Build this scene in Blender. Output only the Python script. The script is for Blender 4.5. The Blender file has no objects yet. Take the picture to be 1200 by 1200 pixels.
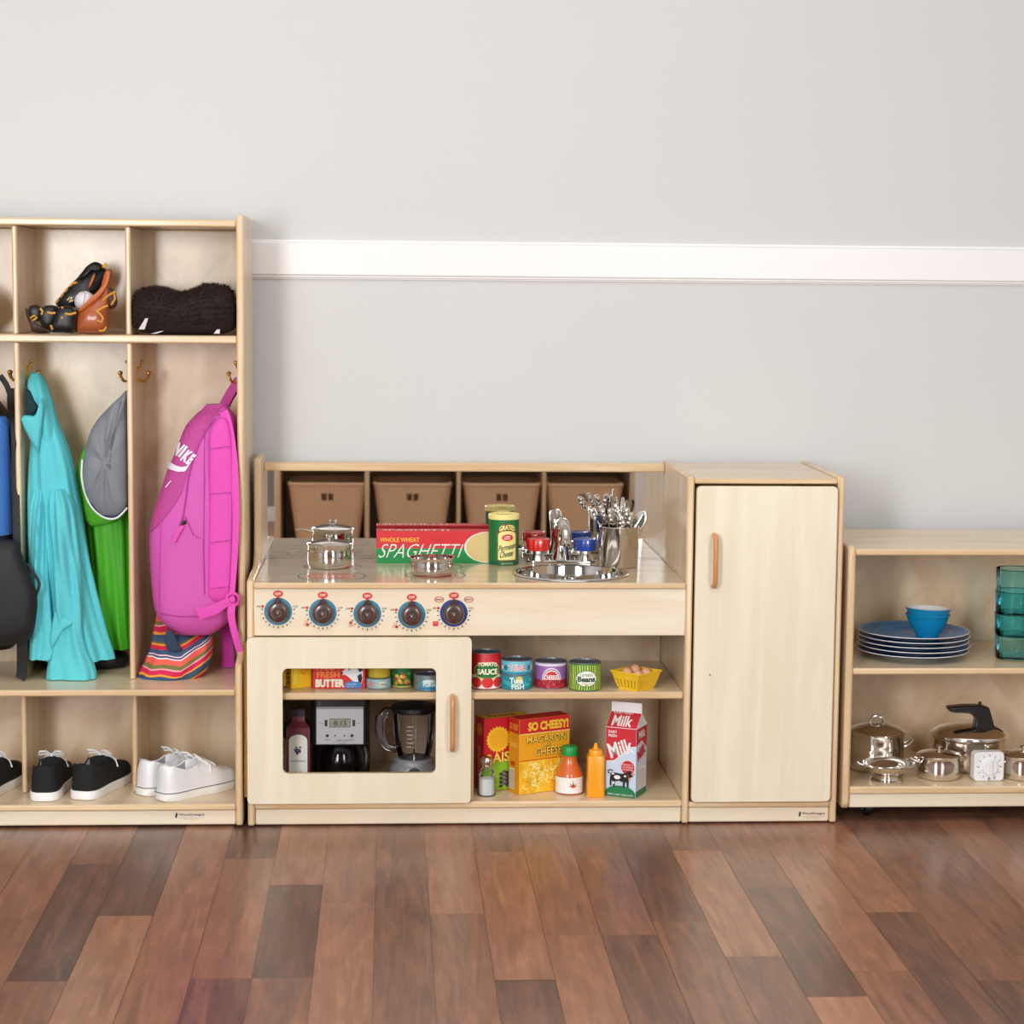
import bpy, bmesh, math, random
from mathutils import Vector, Matrix
from mathutils.geometry import tessellate_polygon
from math import sin, cos, pi, radians as R
random.seed(7)
C = bpy.context.scene.collection
scene = bpy.context.scene

# ------------------------------------------------------------------ camera
F, YAW, PIT, ROL = 2442.0, .0598, .1093, .0091
CAM = Vector((.0477, -4.1922, 1.1121))
fw = Vector((sin(YAW)*cos(PIT), cos(YAW)*cos(PIT), -sin(PIT)))
rt0 = Vector((cos(YAW), -sin(YAW), 0)); up0 = rt0.cross(fw)
rt = rt0*cos(ROL)+up0*sin(ROL); up = up0*cos(ROL)-rt0*sin(ROL)
cd = bpy.data.cameras.new('camera'); cam = bpy.data.objects.new('camera', cd); C.objects.link(cam)
cam.matrix_world = Matrix(((rt.x, up.x, -fw.x, CAM.x), (rt.y, up.y, -fw.y, CAM.y), (rt.z, up.z, -fw.z, CAM.z), (0, 0, 0, 1)))
cd.sensor_width = 36; cd.lens = F/1200*36; cd.clip_start = .05
cd.dof.use_dof = True; cd.dof.focus_distance = 4.25; cd.dof.aperture_fstop = 7.5
scene.camera = cam

def at(u, v, Y):
    """the world point at depth Y that the photograph shows at pixel (u, v)"""
    d = fw*F+rt*(u-600)-up*(v-600)
    return CAM+d*((Y-CAM.y)/d.y)
def onz(u, v, Z):
    d = fw*F+rt*(u-600)-up*(v-600)
    return CAM+d*((Z-CAM.z)/d.z)

# ------------------------------------------------------------------ materials
def lin(c):
    return tuple(((x/255)/12.92 if x/255 <= .04045 else ((x/255+.055)/1.055)**2.4) for x in c)
def rgba(c): return (*lin(c), 1)
MATS = {}
def newmat(n):
    m = bpy.data.materials.new(n); m.use_nodes = True
    nt = m.node_tree; b = nt.nodes['Principled BSDF']
    return m, nt, b
def N(nt, t, **k):
    n = nt.nodes.new(t)
    for a, v in k.items(): setattr(n, a, v)
    return n
def pm(n, c, rough=.5, metal=0, var=.06, scale=40, bump=0, coat=0, spec=None, sheen=0):
    """plain surface with a little procedural variation"""
    if n in MATS: return MATS[n]
    m, nt, b = newmat(n)
    tc = N(nt, 'ShaderNodeTexCoord'); no = N(nt, 'ShaderNodeTexNoise')
    no.inputs['Scale'].default_value = scale; no.inputs['Detail'].default_value = 4
    nt.links.new(tc.outputs['Object'], no.inputs['Vector'])
    mx = N(nt, 'ShaderNodeMix', data_type='RGBA')
    l = lin(c)
    mx.inputs['A'].default_value = (*[x*(1-var) for x in l], 1); mx.inputs['B'].default_value = (*[min(1, x*(1+var)) for x in l], 1)
    nt.links.new(no.outputs['Fac'], mx.inputs['Factor']); nt.links.new(mx.outputs['Result'], b.inputs['Base Color'])
    b.inputs['Roughness'].default_value = rough; b.inputs['Metallic'].default_value = metal
    b.inputs['Coat Weight'].default_value = coat
    if spec is not None: b.inputs['Specular IOR Level'].default_value = spec
    if sheen: b.inputs['Sheen Weight'].default_value = sheen
    if bump:
        bp = N(nt, 'ShaderNodeBump'); bp.inputs['Strength'].default_value = bump; bp.inputs['Distance'].default_value = .002
        nt.links.new(no.outputs['Fac'], bp.inputs['Height']); nt.links.new(bp.outputs['Normal'], b.inputs['Normal'])
    MATS[n] = m
    return m
def ink(c, rough=.45):
    return pm('ink_%d_%d_%d' % c, c, rough, var=.02)
def wood(n, c1, c2, axis, rough=.3, coat=.25, burl=0, fleck=.25):
    if n in MATS: return MATS[n]
    m, nt, b = newmat(n)
    tc = N(nt, 'ShaderNodeTexCoord'); mp = N(nt, 'ShaderNodeMapping')
    s = [16, 16, 16]; s['XYZ'.index(axis)] = 1.3
    if burl: s = [5, 5, 3.2]
    mp.inputs['Scale'].default_value = s
    nt.links.new(tc.outputs['Object'], mp.inputs['Vector'])
    n1 = N(nt, 'ShaderNodeTexNoise'); n1.inputs['Scale'].default_value = 1.6; n1.inputs['Detail'].default_value = 7
    n1.inputs['Distortion'].default_value = 1.6 if burl else .5
    nt.links.new(mp.outputs['Vector'], n1.inputs['Vector'])
    n2 = N(nt, 'ShaderNodeTexNoise'); n2.inputs['Scale'].default_value = 9; n2.inputs['Detail'].default_value = 3
    nt.links.new(mp.outputs['Vector'], n2.inputs['Vector'])
    ad = N(nt, 'ShaderNodeMath', operation='MULTIPLY_ADD'); ad.inputs[1].default_value = fleck
    nt.links.new(n2.outputs['Fac'], ad.inputs[0]); nt.links.new(n1.outputs['Fac'], ad.inputs[2])
    cr = N(nt, 'ShaderNodeValToRGB'); cr.color_ramp.elements[0].position = .36+.5*fleck; cr.color_ramp.elements[1].position = .66+.5*fleck
    cr.color_ramp.elements[0].color = rgba(c2); cr.color_ramp.elements[1].color = rgba(c1)
    nt.links.new(ad.outputs[0], cr.inputs['Fac']); nt.links.new(cr.outputs['Color'], b.inputs['Base Color'])
    b.inputs['Roughness'].default_value = rough; b.inputs['Coat Weight'].default_value = coat; b.inputs['Coat Roughness'].default_value = .18
    MATS[n] = m
    return m
def glass(n, c, ior=1.45, rough=.03):
    """thin clear wall: tinted transparency with a fresnel gloss"""
    if n in MATS: return MATS[n]
    m, nt, b = newmat(n); nt.nodes.remove(b)
    out = nt.nodes['Material Output']
    t = N(nt, 'ShaderNodeBsdfTransparent'); t.inputs['Color'].default_value = rgba(c)
    g = N(nt, 'ShaderNodeBsdfGlossy'); g.inputs['Roughness'].default_value = rough; g.inputs['Color'].default_value = (.9, .9, .9, 1)
    fr = N(nt, 'ShaderNodeFresnel'); fr.inputs['IOR'].default_value = ior
    mx = N(nt, 'ShaderNodeMixShader')
    nt.links.new(fr.outputs[0], mx.inputs[0]); nt.links.new(t.outputs[0], mx.inputs[1]); nt.links.new(g.outputs[0], mx.inputs[2])
    nt.links.new(mx.outputs[0], out.inputs['Surface'])
    MATS[n] = m
    return m

# birch ply: pale faces, tan edges; grain along Z (upright boards) or X (level boards)
PALE = wood('birch_pale', (242, 233, 210), (234, 222, 195), 'Z', fleck=.2)
PALEX = wood('birch_pale_level', (243, 231, 208), (235, 219, 191), 'X', fleck=.2)
BIR = wood('birch', (235, 213, 180), (222, 196, 160), 'Z')
BIRX = wood('birch_level', (236, 214, 181), (223, 197, 160), 'X')
BURL = wood('birch_figured', (237, 216, 187), (217, 188, 152), 'Z', burl=1, rough=.3)
EDGE = wood('birch_edge', (232, 204, 164), (212, 178, 132), 'Z', fleck=.4)
EDGEX = wood('birch_edge_level', (234, 206, 166), (214, 181, 136), 'X', fleck=.4)
CHROME = pm('polished_steel', (208, 206, 202), .07, 1, var=.02)
STEEL = pm('brushed_steel', (196, 192, 186), .2, 1, var=.04)
BRASS = pm('brass', (214, 170, 84), .18, 1)
BLACK = pm('black_plastic', (16, 16, 18), .35)
WHITE = ink((244, 243, 240))

# ------------------------------------------------------------------ mesh builder
def rr(x0, x1, z0, z1, r, n=5):
    pts = []
    for cx, cz, a in ((x1-r, z1-r, 0), (x0+r, z1-r, 90), (x0+r, z0+r, 180), (x1-r, z0+r, 270)):
        for i in range(n+1):
            t = R(a+90*i/n); pts.append((cx+r*cos(t), cz+r*sin(t)))
    return pts
def circ(cx, cy, r, n=32, r2=None):
    r2 = r2 or r
    return [(cx+r*cos(2*pi*i/n), cy+r2*sin(2*pi*i/n)) for i in range(n)]
class MB:
    def __init__(s): s.v = []; s.f = []; s.mi = []; s.mats = []
    def idx(s, m):
        if m not in s.mats: s.mats.append(m)
        return s.mats.index(m)
    def add(s, vs, fs, m):
        o = len(s.v); s.v += [tuple(v) for v in vs]
        i = s.idx(m)
        for f in fs: s.f.append([o+k for k in f]); s.mi.append(i)
        return s
    def box(s, x0, x1, y0, y1, z0, z1, m, em=None):
        vs = [(x, y, z) for z in (z0, z1) for y in (y0, y1) for x in (x0, x1)]
        fs = {'z': [(0, 2, 3, 1), (4, 5, 7, 6)], 'y': [(0, 1, 5, 4), (2, 6, 7, 3)], 'x': [(0, 4, 6, 2), (1, 3, 7, 5)]}
        d = {'x': x1-x0, 'y': y1-y0, 'z': z1-z0}; th = min(d, key=d.get)
        o = len(s.v); s.v += vs
        for k in 'xyz':
            i = s.idx(m if (em is None or k == th) else em)
            for f in fs[k]: s.f.append([o+q for q in f]); s.mi.append(i)
        return s
    def plate(s, outer, holes, axis, a0, a1, m, em=None):
        """outline with holes, extruded along axis from a0 to a1"""
        em = em or m
        P = {'y': lambda p, a: (p[0], a, p[1]), 'z': lambda p, a: (p[0], p[1], a), 'x': lambda p, a: (a, p[0], p[1])}[axis]
        loops = [outer]+list(holes); flat = [p for l in loops for p in l]; n = len(flat)
        if holes:
            tri = tessellate_polygon([[Vector((p[0], p[1], 0)) for p in l] for l in loops])
        else: tri = [tuple(range(n))]
        o = len(s.v); s.v += [P(p, a0) for p in flat]+[P(p, a1) for p in flat]
        i = s.idx(m); j = s.idx(em)
        for t in tri:
            s.f.append([o+k for k in t]); s.mi.append(i); s.f.append([o+n+k for k in reversed(t)]); s.mi.append(i)
        b = 0
        for l in loops:
            k = len(l)
            for q in range(k):
                a, c = b+q, b+(q+1) % k
                s.f.append([o+a, o+c, o+n+c, o+n+a]); s.mi.append(j)
            b += k
        return s
    def loft(s, rings, m, cap=True, mf=None):
        """rings: lists of the same number of points; mf(ring, point) may name another material"""
        n = len(rings[0]); o = len(s.v)
        for r in rings: s.v += [tuple(p) for p in r]
        i = s.idx(m)
        for a in range(len(rings)-1):
            for b in range(n):
                c = (b+1) % n
                s.f.append([o+a*n+b, o+a*n+c, o+(a+1)*n+c, o+(a+1)*n+b])
                s.mi.append(i if mf is None else s.idx(mf(a, b)))
        if cap:
            s.f.append([o+k for k in range(n)][::-1]); s.mi.append(i if mf is None else s.idx(mf(0, 0)))
            e = o+(len(rings)-1)*n
            s.f.append([e+k for k in range(n)]); s.mi.append(i if mf is None else s.idx(mf(len(rings)-2, 0)))
        return s
    def lathe(s, prof, m, c=(0, 0, 0), n=40, mf=None, axis='z', sy=1):
        rings = []
        for r, z in prof:
            r = max(r, 1e-5); ring = []
            for k in range(n):
                t = 2*pi*k/n; a, b = r*cos(t), r*sin(t)*sy
                ring.append({'z': (c[0]+a, c[1]+b, c[2]+z), 'y': (c[0]+a, c[1]+z, c[2]+b), 'x': (c[0]+z, c[1]+a, c[2]+b)}[axis])
            rings.append(ring)
        return s.loft(rings, m, cap=False, mf=mf)
    def tube(s, pts, r, m, n=8, cap=True, flat=1, up=(0, 0, 1)):
        pts = [Vector(p) for p in pts]; k = len(pts)
        rs = r if isinstance(r, (list, tuple)) else [r]*k
        rings = []; u = None
        for i in range(k):
            t = (pts[min(i+1, k-1)]-pts[max(i-1, 0)]).normalized()
            if u is None:
                u = Vector(up)-t*Vector(up).dot(t)
                if u.length < 1e-3: u = Vector((1, 0, 0))-t*t.x
            else: u = u-t*u.dot(t)
            if u.length < 1e-6: u = t.orthogonal()
            u.normalize(); w = t.cross(u)
            rings.append([pts[i]+u*(rs[i]*flat*sin(2*pi*q/n))+w*(rs[i]*cos(2*pi*q/n)) for q in range(n)])
        return s.loft(rings, m, cap)
    def ell(s, c, r, m, nu=20, nv=12, rot=None, mf=None):
        rings = []
        for i in range(nv+1):
            p = pi*i/nv; ring = []
            for k in range(nu):
                t = 2*pi*k/nu
                q = Vector((r[0]*max(sin(p), 1e-4)*cos(t), r[1]*max(sin(p), 1e-4)*sin(t), r[2]*-cos(p)))
                if rot: q = rot @ q
                ring.append(Vector(c)+q)
            rings.append(ring)
        return s.loft(rings, m, cap=False, mf=mf)
    def pillow(s, outline, y0, th, m, k=5, axis='y', edge=.35):
        """a puffed shape with the given outline in x-z, thickness th around depth y0"""
        n = len(outline); cx = sum(p[0] for p in outline)/n; cz = sum(p[1] for p in outline)/n
        rings = []
        for j in range(-k, k+1):
            a = j/k*pi/2*.97; sc = 1-edge*(1-cos(a)) if abs(j) < k else (1-edge)*.5
            yy = sin(a)*th/2
            rings.append([((cx+(p[0]-cx)*sc), (y0(p[0], p[1]) if callable(y0) else y0)+yy, cz+(p[1]-cz)*sc) for p in outline])
        return s.loft(rings, m)
    def build(s, name, parent=None, bevel=0, sub=0, smooth=True, angle=35, solid=0, seg=2, fix=True, weld=0):
        me = bpy.data.meshes.new(name); me.from_pydata(s.v, [], s.f)
        for m in s.mats: me.materials.append(m)
        for p, i in zip(me.polygons, s.mi): p.material_index = i
        if weld:
            bm = bmesh.new(); bm.from_mesh(me); bmesh.ops.remove_doubles(bm, verts=bm.verts, dist=weld); bm.to_mesh(me); bm.free()
        if fix:
            bm = bmesh.new(); bm.from_mesh(me); bmesh.ops.recalc_face_normals(bm, faces=bm.faces); bm.to_mesh(me); bm.free()
        if smooth:
            me.polygons.foreach_set('use_smooth', [True]*len(me.polygons)); me.set_sharp_from_angle(angle=R(angle))
        o = bpy.data.objects.new(name, me); C.objects.link(o)
        if parent: o.parent = parent
        if solid:
            q = o.modifiers.new('solid', 'SOLIDIFY'); q.thickness = solid; q.offset = 0
        if bevel:
            q = o.modifiers.new('bevel', 'BEVEL'); q.width = bevel; q.segments = seg; q.limit_method = 'ANGLE'; q.angle_limit = R(40); q.harden_normals = False
        if sub:
            q = o.modifiers.new('sub', 'SUBSURF'); q.levels = sub; q.render_levels = sub
        return o
def thing(name, label, cat, loc=(0, 0, 0), rz=0, group=None):
    o = bpy.data.objects.new(name, None); C.objects.link(o); o.empty_display_size = .05
    o.location = loc; o.rotation_euler = (0, 0, rz)
    o['label'] = label; o['category'] = cat
    if group: o['group'] = group
    return o
def tag(o, label, cat, group=None, kind=None):
    if label: o['label'] = label
    if cat: o['category'] = cat
    if group: o['group'] = group
    if kind: o['kind'] = kind
    return o
def copy_tree(o, parent=None):
    c = o.copy(); C.objects.link(c)
    if parent: c.parent = parent
    for ch in list(o.children): copy_tree(ch, c)
    return c
def struct(o):
    o['kind'] = 'structure'; return o

# ------------------------------------------------------------------ flat printing: labels, lettering, marks
TXT = {}
def text2d(s, bold=0):
    key = (s, bold)
    if key in TXT: return TXT[key]
    cu = bpy.data.curves.new('t', 'FONT'); cu.body = s; cu.resolution_u = 3; cu.offset = bold; cu.dimensions = '2D'; cu.fill_mode = 'BOTH'
    ob = bpy.data.objects.new('t', cu); C.objects.link(ob)
    dg = bpy.context.evaluated_depsgraph_get(); ev = ob.evaluated_get(dg); me = ev.to_mesh()
    vs = [(v.co.x, v.co.y) for v in me.vertices]; fs = [tuple(p.vertices) for p in me.polygons]
    ev.to_mesh_clear(); bpy.data.objects.remove(ob); bpy.data.curves.remove(cu)
    TXT[key] = (vs, fs)
    return vs, fs
def plane_map(o, ux, uz, n):
    o, ux, uz, n = map(Vector, (o, ux, uz, n))
    return lambda x, y, h: o+ux*x+uz*y+n*h
def cyl_map(r, z0=0, a0=-pi/2, cx=0, cy=0, rz=None):
    def f(x, y, h):
        q = (rz(y) if rz else r)
        a = a0+x/r; return (cx+(q+h)*cos(a), cy+(q+h)*sin(a), z0+y)
    f.fine = .005
    return f
class Print:
    """layers of flat ink shapes; each later layer sits a hair above the one before"""
    STEP = .00018
    def __init__(s, fmap, step=None): s.map = fmap; s.mb = MB(); s.h = s.STEP; s.st = step or s.STEP; s.fine = getattr(fmap, 'fine', 0)
    def _put(s, vs, fs, m, up=True):
        if s.fine:
            vs = list(vs); todo = [tuple(f) for f in fs]; done = []
            while todo:
                f = todo.pop()
                if len(f) == 3:
                    e = [(math.hypot(vs[f[k]][0]-vs[f[(k+1) % 3]][0], .3*(vs[f[k]][1]-vs[f[(k+1) % 3]][1])), k) for k in range(3)]
                    L, k = max(e)
                    if L > s.fine:
                        a, b, c = f[k], f[(k+1) % 3], f[(k+2) % 3]; n = len(vs); vs.append(((vs[a][0]+vs[b][0])/2, (vs[a][1]+vs[b][1])/2))
                        todo += [(a, n, c), (n, b, c)]; continue
                done.append(f)
            fs = done
        s.mb.add([s.map(x, y, s.h) for x, y in vs], fs, m)
        if up: s.h += s.st
        return s
    def rect(s, x0, x1, y0, y1, m, nx=1, ny=1, up=True):
        vs = [(x0+(x1-x0)*i/nx, y0+(y1-y0)*j/ny) for j in range(ny+1) for i in range(nx+1)]
        fs = [(j*(nx+1)+i, j*(nx+1)+i+1, (j+1)*(nx+1)+i+1, (j+1)*(nx+1)+i) for j in range(ny) for i in range(nx)]
        return s._put(vs, fs, m, up)
    def oval(s, cx, cy, rx, ry, m, n=28, k=4, up=True):
        vs = [(cx, cy)]+[(cx+rx*j/k*cos(2*pi*i/n), cy+ry*j/k*sin(2*pi*i/n)) for j in range(1, k+1) for i in range(n)]
        fs = [(0, 1+i, 1+(i+1) % n) for i in range(n)]
        for j in range(k-1):
            fs += [(1+j*n+i, 1+(j+1)*n+i, 1+(j+1)*n+(i+1) % n, 1+j*n+(i+1) % n) for i in range(n)]
        return s._put(vs, fs, m, up)
    def ring(s, cx, cy, r0, r1, m, n=40, a0=0, a1=360, sy=1, up=True):
        vs = []; 
        for i in range(n+1):
            a = R(a0+(a1-a0)*i/n); vs += [(cx+r0*cos(a), cy+sy*r0*sin(a)), (cx+r1*cos(a), cy+sy*r1*sin(a))]
        fs = [(2*i, 2*i+1, 2*i+3, 2*i+2) for i in range(n)]
        return s._put(vs, fs, m, up)
    def poly(s, pts, m, up=True):
        tri = tessellate_polygon([[Vector((p[0], p[1], 0)) for p in pts]])
        return s._put(pts, [tuple(t) for t in tri], m, up)
    def text(s, t, x0, x1, y0, y1, m, bold=.02, shear=0, rot=0, arch=0, up=True, wave=None):
        vs, fs = text2d(t, bold)
        if not vs: return s
        a0 = min(v[0] for v in vs); a1 = max(v[0] for v in vs); b0 = min(v[1] for v in vs); b1 = max(v[1] for v in vs)
        out = []; cx, cy = (x0+x1)/2, (y0+y1)/2
        for x, y in vs:
            p = (x-a0)/(a1-a0); q = (y-b0)/(b1-b0)
            X = x0+(x1-x0)*p+shear*(q-.5)*(y1-y0); Y = y0+(y1-y0)*q+arch*(1-(2*p-1)**2)
            if rot:
                c, k = cos(R(rot)), sin(R(rot)); X, Y = cx+(X-cx)*c-(Y-cy)*k, cy+(X-cx)*k+(Y-cy)*c
            out.append((X, Y))
        return s._put(out, fs, m, up)
    def line(s, pts, w, m, up=True):
        vs = []; n = len(pts)
        for i in range(n):
            a = Vector(pts[max(i-1, 0)]); b = Vector(pts[min(i+1, n-1)]); t = (b-a).normalized(); p = Vector(pts[i])
            vs += [(p.x-t.y*w/2, p.y+t.x*w/2), (p.x+t.y*w/2, p.y-t.x*w/2)]
        return s._put(vs, [(2*i, 2*i+1, 2*i+3, 2*i+2) for i in range(n-1)], m, up)
    def build(s, name, parent):
        return s.mb.build(name, parent, smooth=False, fix=False)
def board(name, x0, x1, y0, y1, z0, z1, root, m=None, em=None, bevel=.0035, rootloc=None):
    d = (x1-x0, y1-y0, z1-z0); th = d.index(min(d))
    if m is None: m = BIRX if th == 2 else BIR
    if em is None: em = EDGEX if th != 0 else EDGE
    L = root.location
    return MB().box(x0-L.x, x1-L.x, y0-L.y, y1-L.y, z0-L.z, z1-L.z, m, em).build(name, root, bevel=bevel)

# ------------------------------------------------------------------ the room
XL, XR, YB, YF, ZC = -3.2, 3.4, .42, -4.75, 2.75
PW, X0 = .0973, .026
def floor_mat():
    m, nt, b = newmat('plank_floor')
    at_ = N(nt, 'ShaderNodeAttribute', attribute_name='tone'); tc = N(nt, 'ShaderNodeTexCoord')
    sp = N(nt, 'ShaderNodeSeparateColor'); nt.links.new(at_.outputs['Color'], sp.inputs[0])
    cb = N(nt, 'ShaderNodeCombineXYZ'); nt.links.new(sp.outputs['Green'], cb.inputs[2])
    ml = N(nt, 'ShaderNodeVectorMath', operation='MULTIPLY_ADD'); ml.inputs[1].default_value = (0, 0, 40)
    nt.links.new(cb.outputs[0], ml.inputs[0]); nt.links.new(tc.outputs['Object'], ml.inputs[2])
    mp = N(nt, 'ShaderNodeMapping'); mp.inputs['Scale'].default_value = (34, 2.6, 1); nt.links.new(ml.outputs[0], mp.inputs['Vector'])
    n1 = N(nt, 'ShaderNodeTexNoise'); n1.inputs['Scale'].default_value = 1.5; n1.inputs['Detail'].default_value = 8; n1.inputs['Roughness'].default_value = .62; n1.inputs['Distortion'].default_value = 1.1
    nt.links.new(mp.outputs[0], n1.inputs['Vector'])
    mp2 = N(nt, 'ShaderNodeMapping'); mp2.inputs['Scale'].default_value = (9, 2.2, 1); nt.links.new(ml.outputs[0], mp2.inputs['Vector'])
    n2 = N(nt, 'ShaderNodeTexNoise'); n2.inputs['Scale'].default_value = 1.6; n2.inputs['Detail'].default_value = 5; n2.inputs['Distortion'].default_value = 2
    nt.links.new(mp2.outputs[0], n2.inputs['Vector'])
    a1 = N(nt, 'ShaderNodeMath', operation='MULTIPLY_ADD'); a1.inputs[1].default_value = .85; a1.inputs[2].default_value = -.425
    nt.links.new(n1.outputs['Fac'], a1.inputs[0])
    a2 = N(nt, 'ShaderNodeMath', operation='MULTIPLY_ADD'); a2.inputs[1].default_value = .45; a2.inputs[2].default_value = -.225
    nt.links.new(n2.outputs['Fac'], a2.inputs[0])
    s1 = N(nt, 'ShaderNodeMath', operation='ADD'); nt.links.new(a1.outputs[0], s1.inputs[0]); nt.links.new(a2.outputs[0], s1.inputs[1])
    s2 = N(nt, 'ShaderNodeMath', operation='ADD'); nt.links.new(s1.outputs[0], s2.inputs[0]); nt.links.new(sp.outputs['Red'], s2.inputs[1])
    cr = N(nt, 'ShaderNodeValToRGB'); el = cr.color_ramp.elements
    el[0].position = 0; el[0].color = rgba((70, 50, 44)); el[1].position = 1; el[1].color = rgba((184, 132, 102))
    e = el.new(.3); e.color = rgba((104, 74, 63)); e = el.new(.62); e.color = rgba((147, 101, 78))
    nt.links.new(s2.outputs[0], cr.inputs['Fac']); nt.links.new(cr.outputs['Color'], b.inputs['Base Color'])
    b.inputs['Roughness'].default_value = .31
    bp = N(nt, 'ShaderNodeBump'); bp.inputs['Strength'].default_value = .12; bp.inputs['Distance'].default_value = .001
    nt.links.new(n1.outputs['Fac'], bp.inputs['Height']); nt.links.new(bp.outputs['Normal'], b.inputs['Normal'])
    return m
def make_floor():
    ends = {}
    for u, v in ((37,1150),(145,1073),(220,1048),(255,1147),(297,1006),(347,1037),(332,1146),(395,1058),(537,1071),(527,975),(590,1149),(465,1037),
                 (625,1149),(685,1095),(735,1096),(795,1080),(880,1121),(980,1168),(920,1040),(970,976),(1045,1069),(1030,1138),(1175,1149)):
        p = onz(u, v, 0); k = math.floor((p.x-X0)/PW); ends.setdefault(k, []).append(p.y)
    tones = []
    for u, v, t in ((165,1035,.16),(340,1090,.14),(45,1095,.22),(255,1175,.22),(300,990,.2),(465,1020,.3),(465,1120,.32),(537,1135,.42),(615,1175,.22),
                    (785,1035,.24),(950,1110,.2),(1080,1100,.28),(1185,1170,.18),(900,1160,.28),(745,1125,.26),(145,1120,.68),(240,1010,.6),(220,1110,.52),
                    (1000,1185,.8),(1040,1035,.66),(1050,1150,.5),(527,1030,.62),(395,1030,.5),(380,1110,.6),(590,1060,.6),(680,1050,.5),(840,1080,.66),(290,1060,.5),(685,1150,.6)):
        p = onz(u, v, 0); tones.append((math.floor((p.x-X0)/PW), p.y, t))
    vs, fs, col = [], [], []
    g = .0004
    for k in range(math.floor((XL-X0)/PW), math.ceil((XR-X0)/PW)):
        xa, xb = max(XL, X0+k*PW), min(XR, X0+(k+1)*PW)
        if xb <= xa: continue
        es = sorted(ends.get(k, [-.2-.7*random.random()]))
        while es[0] > YF: es.insert(0, es[0]-.62-.25*random.random())
        while es[-1] < YB: es.append(es[-1]+.62+.25*random.random())
        for a, b in zip(es, es[1:]):
            a2, b2 = max(a, YF), min(b, YB)
            if b2-a2 < .002: continue
            t = .34+.26*random.random()
            for kk, y, tt in tones:
                if kk == k and a < y < b: t = tt
            o = len(vs); vs += [(xa+g, a2+g, 0), (xb-g, a2+g, 0), (xb-g, b2-g, 0), (xa+g, b2-g, 0)]; fs.append((o, o+1, o+2, o+3)); col.append((.14+.86*t, random.random()))
    o = len(vs); vs += [(XL, YF, -.001), (XR, YF, -.001), (XR, YB, -.001), (XL, YB, -.001)]; fs.append((o, o+1, o+2, o+3)); col.append((.12, 0))
    o = len(vs); vs += [(XL, YF, -.05), (XR, YF, -.05), (XR, YB, -.05), (XL, YB, -.05)]; fs.append((o, o+3, o+2, o+1)); col.append((.12, 0))
    me = bpy.data.meshes.new('floor'); me.from_pydata(vs, [], fs)
    ca = me.color_attributes.new('tone', 'FLOAT_COLOR', 'CORNER')
    i = 0
    for p in me.polygons:
        for l in p.loop_indices: ca.data[l].color = (col[p.index][0], col[p.index][1], 0, 1)
    me.materials.append(floor_mat())
    f = bpy.data.objects.new('floor', me); C.objects.link(f); struct(f)
make_floor()
WALL = pm('wall_paint', (215, 216, 216), .6, var=.012, scale=3)
TRIM = pm('white_trim', (246, 246, 246), .35, var=.01)
CEIL = pm('ceiling_paint', (240, 240, 238), .8, var=.01)
struct(MB().box(XL-.1, XR+.1, YB, YB+.1, -.05, ZC, WALL).build('wall_back'))
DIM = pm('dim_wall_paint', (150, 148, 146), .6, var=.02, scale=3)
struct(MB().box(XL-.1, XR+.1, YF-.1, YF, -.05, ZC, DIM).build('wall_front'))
struct(MB().box(XL-.1, XL, YF, YB, -.05, ZC, WALL).build('wall_left'))
struct(MB().box(XR, XR+.1, YF, YB, -.05, ZC, WALL).build('wall_right'))
struct(MB().box(XL-.1, XR+.1, YF-.1, YB+.1, ZC, ZC+.1, CEIL).build('ceiling'))
def window_(n, x0, x1, z0, z1, strength):  # unseen glowing window, added for fill and for bright streaks in the steel
    m, nt, bs = newmat('fill_glow_%d' % n); bs.inputs['Base Color'].default_value = (.8, .85, .9, 1); bs.inputs['Emission Color'].default_value = (.93, .97, 1, 1); bs.inputs['Emission Strength'].default_value = strength
    f = struct(MB().plate([(x0-.07, z0-.07), (x1+.07, z0-.07), (x1+.07, z1+.07), (x0-.07, z1+.07)], [[(x0, z0), (x1, z0), (x1, z1), (x0, z1)]], 'y', YF, YF+.03, TRIM).box((x0+x1)/2-.02, (x0+x1)/2+.02, YF, YF+.025, z0, z1, TRIM).build('window_%d' % n, bevel=.004))
    MB().add([(x0, YF+.006, z0), (x1, YF+.006, z0), (x1, YF+.006, z1), (x0, YF+.006, z1)], [(3, 2, 1, 0)], m).build('pane', f, fix=False)
window_(1, -2.35, -1.05, .08, 2.1, 3.6)
window_(2, 1.25, 2.45, .08, 2.1, 2.6)
z1, z0 = 1.2024, 1.1174
mb = MB()
prof = [(YB, z1), (YB-.006, z1), (YB-.006, z1-.004), (YB-.014, z1-.007), (YB-.014, z0+.010), (YB-.010, z0+.0075), (YB-.010, z0+.004), (YB-.005, z0+.003), (YB-.005, z0), (YB, z0)]
mb.plate(prof, [], 'x', XL, XR, TRIM)
struct(mb.build('trim_1', bevel=.001))
struct(MB().box(XL, XR, YB-.012, YB, 0, .09, TRIM).build('baseboard_back', bevel=.003))
struct(MB().box(XL, XR, YF, YF+.012, 0, .07, TRIM).build('baseboard_front', bevel=.003))

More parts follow.
